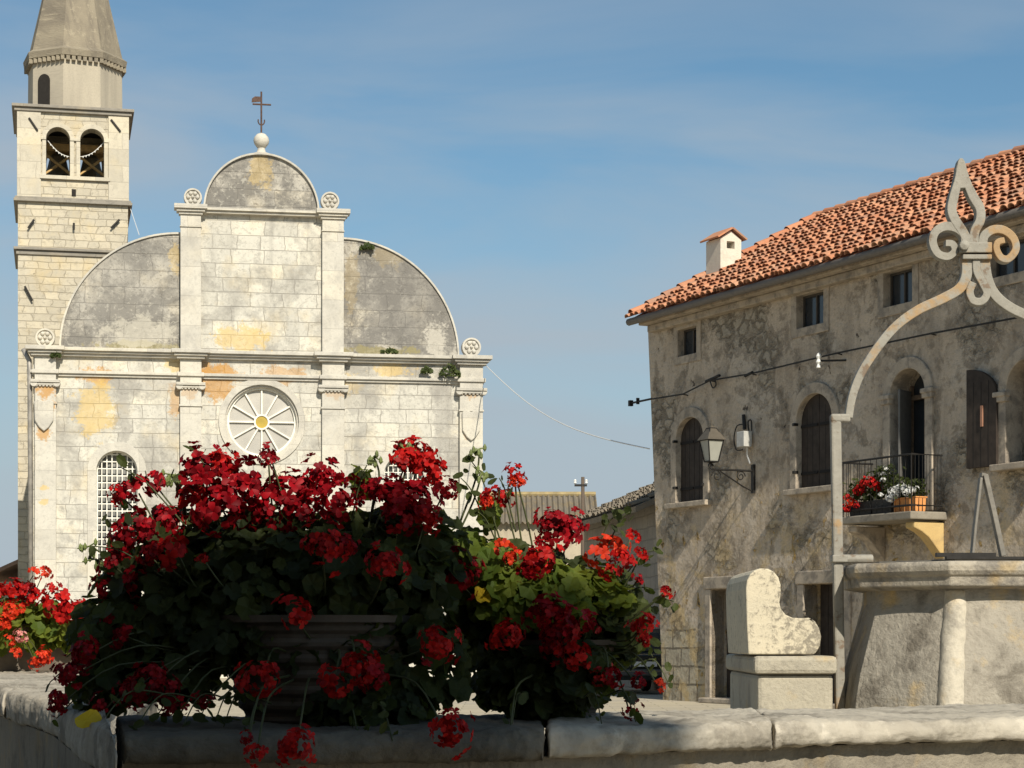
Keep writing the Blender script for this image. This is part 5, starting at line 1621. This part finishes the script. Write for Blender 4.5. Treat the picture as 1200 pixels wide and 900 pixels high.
def wallrun(F, B_, z1):
    poly = []
    for f, bk_ in zip(F, B_):
        d_ = Vector(bk_) - Vector(f); d_.normalize(); p = Vector(f) + d_ * ins_; poly.append((p.x, p.y - par.location.y))
    for f, bk_ in zip(F[::-1], B_[::-1]):
        d_ = Vector(bk_) - Vector(f); d_.normalize(); p = Vector(bk_) - d_ * ins_; poly.append((p.x, p.y - par.location.y))
    mb.prism(poly, 0.0, z1)
wallrun(FR, BK, TR - TH + 0.006)
wallrun([(-0.46, 2.38), (-0.62, 2.92), (-0.81, 3.58), (-1.06, 4.28), (-1.5, 5.6), (-2.2, 7.6)], [(-0.70, 3.40), (-0.85, 4.60), (-1.0, 5.80), (-1.3, 7.03), (-1.9, 7.6), (-2.9, 8.6)], TL - TH - 0.013)
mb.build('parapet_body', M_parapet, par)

# ------------------------------------------------------------------ geraniums
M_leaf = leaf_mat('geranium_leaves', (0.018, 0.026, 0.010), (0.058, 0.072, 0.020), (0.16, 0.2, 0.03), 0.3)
M_leaf_lit = leaf_mat('sunlit_geranium_leaves', (0.07, 0.115, 0.018), (0.17, 0.20, 0.03), (0.34, 0.38, 0.04), 0.4)  # lit copy of the leaves, sunlight put into the colour
M_stem = plain('green_stems', (0.055, 0.065, 0.022), 0.6)
M_bud = plain('green_buds', (0.12, 0.15, 0.045), 0.6, var=0.3, scale=60)
M_yellow = leaf_mat('yellow_leaf', (0.65, 0.42, 0.03), (0.7, 0.5, 0.04), (0.7, 0.5, 0.03))
M_crim = petal_mat('crimson_petals', (0.12, 0.002, 0.005), (0.42, 0.005, 0.012))
M_red = petal_mat('scarlet_petals', (0.22, 0.004, 0.005), (0.62, 0.014, 0.010))
M_orange = petal_mat('orange_red_petals', (0.45, 0.018, 0.007), (0.75, 0.06, 0.016))
M_pink = petal_mat('pink_petals', (0.7, 0.22, 0.2), (0.75, 0.4, 0.36))
M_white = petal_mat('white_petals', (0.7, 0.7, 0.66), (0.8, 0.8, 0.78))

def flower_mesh(name, m, seed, nflor, psize, dense):
    """a rounded umbel of five-petalled florets, unit radius, facing +Z"""
    rnd = random.Random(seed)
    Q = MB()
    for k in range(nflor):
        zc_ = 1 - (k + 0.5) / nflor * (1.55 if dense else 1.25)
        th = k * 2.399963 + rnd.uniform(-0.25, 0.25)
        rxy = math.sqrt(max(0, 1 - zc_ * zc_))
        n_ = Vector((rxy * math.cos(th), rxy * math.sin(th), zc_))
        n_ = (n_ + Vector((rnd.uniform(-.45, .45), rnd.uniform(-.45, .45), rnd.uniform(-.45, .45)))).normalized()
        c_ = n_ * rnd.uniform(0.42, 1.0) + Vector((rnd.uniform(-.14, .14), rnd.uniform(-.14, .14), rnd.uniform(-.1, .1)))
        if k % 5 == 2: c_ = c_.normalized() * rnd.uniform(1.05, 1.42)
        a_ = n_.orthogonal().normalized(); a_ = Quaternion(n_, rnd.uniform(0, 6.28)) @ a_
        opening = rnd.uniform(0.25, 0.95)
        for p in range(5):
            d_ = Quaternion(n_, p * 2 * PI / 5 + rnd.uniform(-0.15, 0.15)) @ a_
            s_ = n_.cross(d_)
            L = psize * rnd.uniform(0.7, 1.2); w = L * rnd.uniform(0.34, 0.46)
            o1 = opening
            def P(t, q, lift): return c_ + d_ * (L * t * math.sqrt(max(0.05, 1 - o1 * o1 * 0.5))) + s_ * q + n_ * (lift * L)
            up1, up2 = 0.15 + o1 * 0.25, 0.05 + o1 * 0.45
            curl = rnd.uniform(-0.2, 0.12)
            Q.add([P(0.03, -w * 0.12, 0), P(0.03, w * 0.12, 0), P(0.55, -w * 0.85, up1 + 0.07), P(0.55, 0, up1), P(0.55, w * 0.85, up1 + 0.07),
                   P(0.95, -w * 0.7, up2 + curl + 0.04), P(1.05, 0, up2 + curl), P(0.95, w * 0.7, up2 + curl + 0.04)],
                  [[0, 1, 3], [0, 3, 2], [1, 4, 3], [2, 3, 6, 5], [3, 4, 7, 6]])
    me = bpy.data.meshes.new(name)
    me.from_pydata([tuple(v_) for v_ in Q.v], [], Q.f)
    for p in me.polygons: p.use_smooth = True
    me.materials.append(m)
    return me
FM = {}
for key, m in (('c', M_crim), ('r', M_red), ('o', M_orange), ('p', M_pink), ('w', M_white)):
    FM[key] = [flower_mesh('flower_head', m, 10 + i, 34, 0.40, True) for i in range(6)]
    FM[key + 's'] = [flower_mesh('flower_head', m, 40 + i, 12, 0.50, False) for i in range(5)]

def planter(name, label, group, loc, Yc, lumps, heads, n_leaf, leaf_size, lm, seed, buds=(), lit_lumps=(), sprigs=()):
    rnd = random.Random(seed)
    root = empty(name, loc)
    tag(root, label, 'flower pot', group)
    L0 = Vector(loc)
    Q = MB()
    tot = sum(l[2] * l[3] for l in lumps)
    s = Yc / F
    cen = []
    def fill(lumps, n_leaf, mb_):
        tot = sum(l[2] * l[3] for l in lumps)
        for (u, v_, ru, rv, dy, dep) in lumps:
            c_ = world_at(u, v_, Yc + dy)
            n = int(n_leaf * ru * rv / tot)
            for k in range(n):
                d_ = Vector((rnd.gauss(0, 1), rnd.gauss(0, 1), rnd.gauss(0, 1))).normalized()
                rad = rnd.uniform(0.35, 1.05) ** 0.6
                p = c_ + Vector((d_.x * ru * s * rad, d_.y * dep * rad, d_.z * rv * s * rad))
                nrm = (d_ * 0.7 + Vector((rnd.uniform(-.7, .7), rnd.uniform(-.9, .3), rnd.uniform(-.1, 1.1)))).normalized()
                leaf_poly(mb_, p - L0, nrm, leaf_size * rnd.uniform(0.55, 1.25), 14, 0.3, 1.0, rnd)
    fill(lumps, n_leaf, Q)
    Q.build('foliage', lm, root, fix=False)['kind'] = 'stuff'
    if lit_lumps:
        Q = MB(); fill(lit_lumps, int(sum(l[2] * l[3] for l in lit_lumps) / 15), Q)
        o = Q.build('sunlit_foliage', M_leaf_lit, root, fix=False); o['kind'] = 'stuff'; o['label'] = 'lighter yellow-green leaves with sunlight put into their colour'
    S_ = MB()
    mid = Vector((loc[0], loc[1], loc[2] + 0.12))
    for h_ in heads:
        u, v_, r_, dy, kind = h_
        if v_ > 640 and dy > -0.3: dy -= 0.07
        elif u < 215 and v_ > 560: dy -= 0.06
        p = world_at(u, v_, Yc + dy)
        rad = r_ * (Yc + dy) / F * 0.84
        o = bpy.data.objects.new('flower_head', rnd.choice(FM[kind]))
        C.objects.link(o); o.parent = root
        o.location = p - L0
        out = (p - mid)
        fdir = Vector((out.x * 1.2 + rnd.uniform(-.12, .12), -0.16 + rnd.uniform(-.12, .06), max(out.z, -0.02) + 0.12)).normalized()
        o.rotation_mode = 'QUATERNION'
        o.rotation_quaternion = fdir.to_track_quat('Z', 'Y') @ Quaternion((0, 0, 1), rnd.uniform(0, 6.28))
        o.scale = (rad, rad, rad * rnd.uniform(0.82, 1.0))
        st_ = mid + Vector((out.x * 0.45, out.y * 0.4, out.z * 0.35 - 0.0))
        md = st_.lerp(p, 0.55) + Vector((rnd.uniform(-.015, .015), rnd.uniform(-.01, .02), -0.02 if out.z > 0 else 0.03))
        S_.tube([q - L0 for q in smooth_path([st_, md, p - fdir * rad * 0.3], 4)], 0.0019, 5, 0.0014)
    if sprigs:
        Q = MB()
        for (u, v_) in sprigs:
            p = world_at(u, v_, Yc + rnd.uniform(-.1, .0) - (0.25 if v_ > 845 else 0))
            st_ = mid + (p - mid) * 0.68
            md = st_.lerp(p, 0.6) + Vector((0, 0, 0.012 if p.z > mid.z else 0.03))
            path = smooth_path([st_, md, p], 6)
            S_.tube([q - L0 for q in path], 0.0015, 5, 0.0009)
            for q in path[5::2]:
                for _ in range(2):
                    leaf_poly(Q, q - L0 + Vector((rnd.uniform(-.014, .014), rnd.uniform(-.01, .01), rnd.uniform(-.014, .014))), Vector((rnd.uniform(-1, 1), rnd.uniform(-1, 0), rnd.uniform(-.3, 1))), rnd.uniform(0.004, 0.0085), 7, 0.3, 1.5, rnd)
        Q.build('trailing_foliage', lm, root, fix=False)['kind'] = 'stuff'
    for (u, v_, u2, v2, kind) in buds:
        p = world_at(u, v_, Yc - 0.02); q = world_at(u2, v2, Yc)
        md = p.lerp(q, 0.5) + Vector((0.01, 0, 0.012))
        S_.tube([k - L0 for k in smooth_path([q, md, p], 5)], 0.002, 5, 0.0015)
        B_ = MB()
        for k in range(7):
            a_ = Vector((rnd.uniform(-1, 1), rnd.uniform(-1, 1), rnd.uniform(-1.4, 0.2) if kind == 'droop' else rnd.uniform(-0.5, 1))).normalized()
            L = rnd.uniform(0.012, 0.022)
            B_.tube([p - L0, p - L0 + a_ * L * 0.45, p - L0 + a_ * L * 0.75, p - L0 + a_ * L], 0.0012, 5)
            n = len(B_.v)
            c1 = p - L0 + a_ * L * 0.75
            B_.lathe([(0.0004, -0.006), (0.003, -0.002), (0.0028, 0.003), (0.0004, 0.007)], 6, tuple(c1))
        B_.build('flower_bud', M_bud, root)
    S_.build('stems', M_stem, root, smooth=True)['kind'] = 'stuff'
    return root, L0

YA = 3.2
pA = world_at(372, 745, YA)
hA = [(236, 552, 30, -.04, 'c'), (282, 572, 38, -.05, 'c'), (252, 598, 36, -.07, 'c'), (228, 580, 26, -.02, 'r'), (258, 545, 24, -.02, 'r'), (305, 600, 28, -.03, 'c'),
      (158, 574, 24, 0, 'cs'), (182, 568, 22, .02, 'cs'), (140, 580, 15, .01, 'rs'), (313, 535, 14, -.08, 'cs'), (318, 540, 12, -.07, 'cs'),
      (335, 578, 33, -.03, 'c'), (350, 600, 26, -.06, 'c'), (378, 562, 26, -.02, 'c'), (396, 590, 30, -.06, 'c'), (360, 572, 24, 0, 'c'),
      (158, 622, 30, .0, 'c'), (196, 612, 28, .02, 'c'), (140, 640, 22, .02, 'c'), (205, 648, 27, -.05, 'rs'), (178, 648, 20, -.03, 'c'), (238, 655, 8, -.08, 'r'),
      (478, 540, 26, -.02, 'r'), (500, 552, 26, -.01, 'r'), (492, 534, 22, .01, 'r'), (455, 580, 28, -.06, 'c'), (485, 586, 32, -.05, 'c'), (440, 574, 20, -.03, 'c'), (522, 576, 18, -.04, 'cs'), (470, 608, 28, -.08, 'c'), (500, 610, 20, -.08, 'r'),
      (452, 662, 25, -.13, 'r'), (378, 642, 28, -.12, 'r'), (405, 638, 16, -.11, 'c'), (348, 721, 24, -.17, 'rs'), (306, 797, 26, -.19, 'r'),
      (345, 876, 27, -.42, 'r'), (300, 882, 15, -.42, 'rs'), (392, 800, 26, -.19, 'rs'), (420, 782, 26, -.18, 'r'), (440, 795, 20, -.18, 'cs'), (512, 754, 25, -.14, 'r'), (525, 857, 27, -.36, 'r'),
      (162, 683, 20, .0, 'cs'), (132, 662, 16, .0, 'cs'), (125, 690, 17, .02, 'cs'), (175, 800, 28, -.1, 'c'), (196, 812, 22, -.1, 'c'), (150, 812, 18, -.1, 'c'),
      (100, 765, 22, -.06, 'c'), (82, 790, 20, -.06, 'c'), (70, 822, 17, -.08, 'c'), (118, 832, 18, -.1, 'cs'), (210, 832, 16, -.12, 'cs'), (240, 822, 14, -.12, 'cs'), (130, 725, 18, .01, 'cs'),
      (158, 718, 14, .03, 'os'), (145, 745, 18, -.03, 'cs'), (290, 866, 10, -.40, 'cs')]
lA = [(330, 690, 160, 80, 0, .16), (250, 650, 110, 55, .02, .12), (440, 690, 100, 90, 0, .15), (190, 710, 85, 70, .02, .12), (140, 750, 60, 65, .0, .1), (350, 640, 150, 50, .03, .12),
      (460, 780, 90, 70, -.02, .14), (330, 755, 110, 40, -.09, .06), (120, 800, 50, 35, -.03, .08), (480, 650, 80, 60, .03, .1), (200, 790, 55, 32, -.06, .07), (420, 830, 80, 30, -.1, .06), (240, 740, 60, 50, 0, .12)]
rootA, L0A = planter('geranium_pot', 'biggest pot of dark crimson geraniums spilling over the shaded parapet, ridged bowl', 'geranium pots on the parapet',
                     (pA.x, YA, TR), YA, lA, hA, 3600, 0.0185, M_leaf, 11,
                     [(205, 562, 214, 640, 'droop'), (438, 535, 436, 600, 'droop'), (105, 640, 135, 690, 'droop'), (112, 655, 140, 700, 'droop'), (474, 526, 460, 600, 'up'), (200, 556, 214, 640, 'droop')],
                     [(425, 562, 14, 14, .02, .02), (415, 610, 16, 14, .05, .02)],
                     sprigs=[(108, 640), (58, 800), (66, 842), (92, 745), (118, 848), (160, 852), (214, 852), (252, 846), (208, 560), (142, 548), (120, 700), (78, 770), (100, 815), (140, 835), (185, 838), (236, 838), (128, 610), (150, 600), (225, 530), (430, 545), (262, 852), (290, 860), (460, 868), (420, 872)])
M_pot = plain('dark_ridged_clay', (0.085, 0.07, 0.055), 0.85, 0.2, 0, 0.3, 14, 0.3)
def ridged_pot(root, r0, r1, h_, name='pot'):
    prof = []
    n = 26
    for i in range(n + 1):
        t = i / n
        r_ = r0 + (r1 - r0) * t ** 0.7 + (0.0035 if i % 4 < 2 else -0.0015)
        prof.append((r_, h_ * t))
    prof += [(r1 + 0.012, h_ * 1.0), (r1 + 0.014, h_ * 1.07), (r1 - 0.004, h_ * 1.07), (r1 - 0.012, h_ * 0.9)]
    Q = MB(); Q.lathe(prof, 40); Q.build(name, M_pot, root, smooth=False)
    Q = MB(); Q.lathe([(r1 - 0.012, h_ * 0.86), (r1 * 0.5, h_ * 0.9), (0.01, h_ * 0.92)], 24); Q.build('soil', plain('potting_soil', (0.035, 0.025, 0.018), 0.95, bump=0.6), root)
ridged_pot(rootA, 0.105, 0.155, 0.155)

YB = 3.36
pB = world_at(645, 745, YB)
hB = [(655, 625, 27, -.04, 'c'), (643, 612, 18, -.03, 'c'), (668, 616, 18, -.03, 'c'), (602, 555, 13, -.03, 'rs'), (606, 565, 11, -.03, 'o'), (577, 582, 16, -.03, 'rs'), (572, 590, 11, -.04, 'o'), (592, 586, 15, -.02, 'rs'),
      (592, 645, 17, -.06, 'os'), (598, 655, 14, -.06, 'os'), (632, 655, 24, -.05, 'r'), (622, 665, 18, -.06, 'c'), (535, 675, 27, -.08, 'c'), (552, 668, 16, -.07, 'c'),
      (700, 650, 22, -.03, 'os'), (716, 640, 20, -.03, 'os'), (728, 655, 18, -.02, 'rs'), (712, 670, 16, -.02, 'rs'), (741, 628, 12, 0, 'rs'), (752, 650, 11, 0, 'rs'), (748, 680, 9, .01, 'cs'),
      (595, 746, 22, -.13, 'r'), (642, 718, 26, -.12, 'c'), (660, 738, 28, -.13, 'c'), (676, 768, 22, -.13, 'r'), (648, 755, 24, -.12, 'c'), (750, 738, 17, -.05, 'rs'), (757, 728, 14, -.05, 'rs'), (755, 750, 10, -.05, 'r'),
      (780, 694, 11, -.03, 'rs'), (716, 792, 16, -.1, 'cs'), (700, 795, 12, -.1, 'rs'), (738, 832, 14, -.13, 'cs'), (772, 802, 9, -.08, 'os'), (748, 800, 12, -.08, 'cs'), (596, 866, 12, -.42, 'rs'), (690, 732, 16, -.1, 'cs')]
lB = [(640, 710, 80, 60, 0, .12), (690, 715, 65, 60, .02, .1), (600, 690, 65, 60, .02, .1), (650, 780, 75, 45, -.03, .1), (715, 745, 42, 40, 0, .07), (590, 770, 45, 40, -.03, .08), (560, 740, 45, 50, 0, .08), (640, 820, 70, 26, -.08, .06), (600, 795, 50, 36, -.06, .07), (660, 790, 60, 40, -.13, .05), (535, 690, 40, 60, .03, .08), (545, 650, 35, 35, .05, .06)]
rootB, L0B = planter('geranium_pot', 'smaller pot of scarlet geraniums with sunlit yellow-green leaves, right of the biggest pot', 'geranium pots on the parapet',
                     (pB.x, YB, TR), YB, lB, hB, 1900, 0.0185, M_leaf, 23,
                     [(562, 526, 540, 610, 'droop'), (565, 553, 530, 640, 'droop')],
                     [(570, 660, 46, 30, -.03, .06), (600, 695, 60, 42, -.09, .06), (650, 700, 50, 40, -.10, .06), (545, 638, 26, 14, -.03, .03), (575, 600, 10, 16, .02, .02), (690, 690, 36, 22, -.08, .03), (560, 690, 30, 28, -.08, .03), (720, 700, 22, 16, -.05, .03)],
                     sprigs=[(540, 560), (552, 540), (790, 705), (768, 645), (745, 846), (705, 848), (600, 850), (783, 800), (722, 604), (560, 600), (760, 690), (765, 770), (690, 836), (585, 560), (738, 600)])
ridged_pot(rootB, 0.07, 0.105, 0.12)
Q = MB(); leaf_poly(Q, world_at(566, 697, YB - 0.14) - L0B, Vector((0.3, -0.8, 0.7)), 0.016, 14, 0.6, 1.2, random.Random(5))
Q.build('yellowed_leaf', M_yellow, rootB, fix=False)

YC = 6.3
pC = world_at(28, 745, YC)
hC = [(15, 692, 17, 0, 'r'), (35, 700, 16, 0, 'r'), (70, 712, 24, 0, 'r'), (88, 718, 18, -.02, 'r'), (30, 695, 14, .02, 'c'), (-10, 700, 20, 0, 'r'), (40, 672, 10, .0, 'os'), (52, 670, 10, .02, 'os'),
      (14, 716, 13, -.05, 'o'), (4, 730, 12, -.05, 'o'), (24, 746, 9, -.06, 'p'), (60, 690, 11, .02, 'rs'), (50, 770, 12, -.1, 'o'), (42, 776, 9, -.1, 'o'), (-20, 740, 18, 0, 'r'), (20, 765, 9, -.06, 'os'), (12, 752, 8, -.06, 'os'), (-40, 715, 20, 0, 'r'), (95, 735, 14, 0, 'rs')]
lC = [(20, 735, 55, 30, 0, .14), (70, 735, 40, 28, .0, .1), (0, 720, 40, 26, .03, .12), (-40, 735, 50, 35, 0, .14), (95, 745, 24, 20, 0, .06)]
rootC, L0C = planter('geranium_pot', 'sunlit trough of orange-red geraniums with bright green leaves on the left arm of the parapet', 'geranium pots on the parapet',
                     (pC.x - 0.12, YC + 0.12, TL), YC, lC, hC, 620, 0.026, M_leaf_lit, 31)
Q = MB()
Q.loft([[(-0.42, -0.11, 0), (0.3, -0.11, 0), (0.3, 0.11, 0), (-0.42, 0.11, 0)], [(-0.45, -0.13, 0.13), (0.33, -0.13, 0.13), (0.33, 0.13, 0.13), (-0.45, 0.13, 0.13)]])
Q.box(-0.465, 0.345, -0.145, 0.145, 0.131, 0.15)
Q.build('trough', plain('grey_brown_trough', (0.14, 0.115, 0.09), 0.85, var=0.3, scale=20), rootC, bevel=0.008)

# fallen leaf on the coping
Q = MB(); leaf_poly(Q, Vector((0, 0, 0)), Vector((0.5, -0.7, 0.35)), 0.012, 11, 0.7, 1.9, random.Random(9))
p = world_at(103, 843, 2.75)
tag(Q.build('fallen_leaf', M_yellow, None, fix=False, loc=p), 'single yellow fallen leaf at the shaded edge of the left coping slab', 'leaf')

# ------------------------------------------------------------------ flowers on the balcony
def box_planter(label, b0, b1, y, z, m, kinds, seed, h_=0.2, extra=0.0, ribs=False):
    rnd = random.Random(seed)
    bm_ = (b0 + b1) / 2
    root = empty('balcony_flower_box', house_pt(bm_, y, z), HO.ang)
    tag(root, label, 'flower box', 'flower boxes on the balcony')
    w = (b1 - b0) / 2
    Q = MB()
    Q.loft([[(-w * 0.94, -0.09, 0), (w * 0.94, -0.09, 0), (w * 0.94, 0.09, 0), (-w * 0.94, 0.09, 0)], [(-w, -0.11, h_), (w, -0.11, h_), (w, 0.11, h_), (-w, 0.11, h_)]])
    if ribs:
        for k in range(5):
            x = -w + 2 * w * k / 4
            Q.box(x * 0.95 - 0.015, x * 0.95 + 0.015, -0.122, -0.09, 0.005, h_ - 0.005)
        Q.box(-w - 0.01, w + 0.01, -0.12, 0.12, h_ + .001, h_ + 0.025)
    Q.build('trough', m, root, bevel=0.008)
    Q = MB()
    for k in range(260):
        p_ = Vector((rnd.uniform(-w, w) * 1.05, rnd.gauss(-0.02, 0.09), h_ + rnd.uniform(-0.03, 0.22) + extra * rnd.random()))
        leaf_poly(Q, p_, Vector((rnd.uniform(-1, 1), rnd.uniform(-1, 0.4), rnd.uniform(0, 1))), rnd.uniform(0.02, 0.045), 6, 0.3, 1.0, rnd)
    Q.build('foliage', M_leaf, root, fix=False)['kind'] = 'stuff'
    for (x, yy, zz, r_, k) in kinds:
        o = bpy.data.objects.new('flower_head', rnd.choice(FM[k])); C.objects.link(o); o.parent = root
        o.location = (x, yy - 0.05, zz + 0.03); o.scale = (r_ * 1.25, r_ * 1.25, r_ * 1.25)
        o.rotation_euler = (R(40) + rnd.uniform(-.4, .4), rnd.uniform(-.4, .4), rnd.uniform(0, 6))
M_terra = plain('terracotta', (0.62, 0.27, 0.09), 0.8, 0.2, 0, 0.12, 8)
M_dpot = plain('dark_plastic_trough', (0.03, 0.028, 0.025), 0.7)
wb = bx1 - bx0
rnd = random.Random(2)
box_planter('terracotta flower box with white blossoms at the right end of the balcony', bx1 - 0.58, bx1 + 0.0, -BP + 0.2, zsl, M_terra,
            [(-0.2, -0.1, 0.33, 0.07, 'w'), (-0.08, -0.12, 0.36, 0.06, 'w'), (0.05, -0.1, 0.34, 0.065, 'w'), (0.16, -0.12, 0.28, 0.065, 'w'), (-0.16, -0.14, 0.24, 0.05, 'w'), (0.24, -0.05, 0.32, 0.05, 'w'), (-0.28, -0.12, 0.22, 0.07, 'w')], 5, 0.22, 0.1, True)
box_planter('dark trough of red flowers behind the left half of the balcony railing', bx0 + 0.08, bx0 + 0.7, -BP + 0.16, zsl, M_dpot,
            [(-0.24, -0.16, 0.1, 0.06, 'r'), (-0.2, -0.15, 0.3, 0.05, 'rs'), (-0.14, -0.14, 0.22, 0.065, 'o'), (0.02, -0.12, 0.36, 0.06, 'r'), (0.14, -0.12, 0.4, 0.06, 'r'), (0.22, -0.1, 0.5, 0.07, 'r'), (0.05, -0.15, 0.14, 0.045, 'r')], 6, 0.24, 0.2)
box_planter('dark trough of pale and red flowers in the middle of the balcony', bx0 + 0.72, bx0 + 1.27, -BP + 0.16, zsl, M_dpot,
            [(-0.16, -0.12, 0.5, 0.075, 'r'), (-0.05, -0.1, 0.42, 0.06, 'r'), (0.12, -0.1, 0.62, 0.035, 'ws'), (0.16, -0.12, 0.52, 0.035, 'ws'), (0.2, -0.1, 0.7, 0.035, 'ws'), (0.1, -0.14, 0.28, 0.035, 'ws')], 8, 0.24, 0.4)

# ------------------------------------------------------------------ unseen house added behind the viewpoint, shaped to shade the pots
pv = Vector((-SY, SX)); sv2 = Vector((SX, SY))
EDGE = 1.30; TOPZ = 7.79; TOPZ2 = 7.66; SD = 5.0
o2 = sv2 * SD + pv * (EDGE - 10.0)
th_ = empty('shade_house', (o2.x, o2.y, 0), math.atan2(pv.y, pv.x))
tag(th_, 'unseen plastered house added behind the viewpoint, shaped to shade the pots', 'house')
SPL = 10.0 - (EDGE - 1.03)
for xa, xb, tz in ((0.0, SPL, TOPZ), (SPL + 0.004, 10.0, TOPZ2)):  # lower wing shaped so sun reaches the top of the right pot
    mb = MB()
    mb.box(xa + (0.3 if xa == 0 else 0), xb - (0.05 if xb > 9.9 else 0), -8.0, -0.35, 0, tz - 0.12)
    tw_ = mb.build('wall', stone('shade_house_sand_plaster', (0.36, 0.31, 0.24), (0.3, 0.26, 0.2), 1.5), th_)
    mb = MB()
    mb.add([(xa, 0, tz - 0.12), (xb, 0, tz - 0.12), (xb, -8.4, tz - 0.12), (xa, -8.4, tz - 0.12),
            (xa, 0, tz), (xb, 0, tz), (xb, -8.4, tz), (xa, -8.4, tz), (xa, -4.2, tz + 1.5), (xb, -4.2, tz + 1.5)],
           [[0, 3, 2, 1], [0, 1, 5, 4], [2, 3, 7, 6], [4, 5, 9, 8], [6, 7, 8, 9], [1, 2, 6, 9, 5], [3, 0, 4, 8, 7]])
    mb.build('roof', M_oldtile, th_)  # roof of the added shade house
for k in range(4):
    for z_ in (1.2, 4.6):
        mb = MB(); x = 1.2 + k * 2.2
        mb.box(x, x + 0.9, -0.36, -0.3, z_, z_ + 1.5); mb.build('window', M_shutter, th_)  # window of the added shade house
# unseen tall house added on the left to block sky light
nb_ = empty('sky_block_house', (-9.5, -8.0, 0), 0)
tag(nb_, 'tall unseen house added behind the viewpoint on the left to block sky light', 'house')
mb = MB(); mb.box(0, 6.6, 0, 9.0, 0, 8.6); mb.build('wall', stone('block_house_ochre_plaster', (0.3, 0.26, 0.2), (0.25, 0.215, 0.17), 1.5), nb_)
mb = MB()
mb.add([(-0.3, -0.3, 8.6), (6.9, -0.3, 8.6), (6.9, 9.3, 8.6), (-0.3, 9.3, 8.6), (3.3, -0.3, 10.4), (3.3, 9.3, 10.4)], [[0, 3, 2, 1], [0, 1, 4], [2, 3, 5], [1, 2, 5, 4], [3, 0, 4, 5]])
mb.build('roof', M_oldtile, nb_)  # roof of the added sky-blocking house
for y_ in (1.2, 4.0, 6.8):
    for z_ in (1.2, 4.8):
        mb = MB(); mb.box(6.55, 6.62, y_, y_ + 0.9, z_, z_ + 1.5); mb.build('window', M_shutter, nb_)  # window of the added sky-blocking house
# unseen tree added above the pots to block sky light
tr_ = empty('sky_block_tree', (-2.7, 2.2, 0))
tag(tr_, 'unseen leafy tree added above the parapet to block sky light', 'tree')
mb = MB(); mb.tube(smooth_path([(0, 0, 0), (0.05, 0.05, 2.0), (0.3, 0.3, 4.0), (0.9, 1.0, 5.6), (1.6, 2.2, 7.2)]), 0.24, 10, 0.06)
for e in ((2.9, 1.4, 6.6), (0.4, 3.2, 6.4), (2.4, 3.6, 7.2), (-0.6, 1.4, 7.0)):
    mb.tube(smooth_path([(0.35, 0.35, 4.1), ((e[0] + .4) / 2, (e[1] + .3) / 2, 5.6), e]), 0.09, 7, 0.025)
mb.build('block_tree_trunk', plain('block_tree_bark', (0.2, 0.17, 0.12), 0.9, var=0.4, scale=5), tr_, smooth=True)
rnd = random.Random(77); mb = MB()
for k in range(5200):
    d_ = Vector((rnd.gauss(0, 1), rnd.gauss(0, 1), rnd.gauss(0, 1))).normalized() * rnd.uniform(0.2, 1.0) ** 0.5
    p = Vector((1.6 + d_.x * 2.9, 2.2 + d_.y * 2.9, 7.0 + d_.z * 1.7))
    leaf_poly(mb, p, Vector((rnd.uniform(-1, 1), rnd.uniform(-1, 1), rnd.uniform(0.2, 1.5))), rnd.uniform(0.09, 0.17), 7, 0.25, 1.1, rnd)
mb.build('block_tree_crown', leaf_mat('block_tree_leaves', (0.04, 0.07, 0.02), (0.07, 0.11, 0.03), (0.15, 0.2, 0.03)), tr_, fix=False)
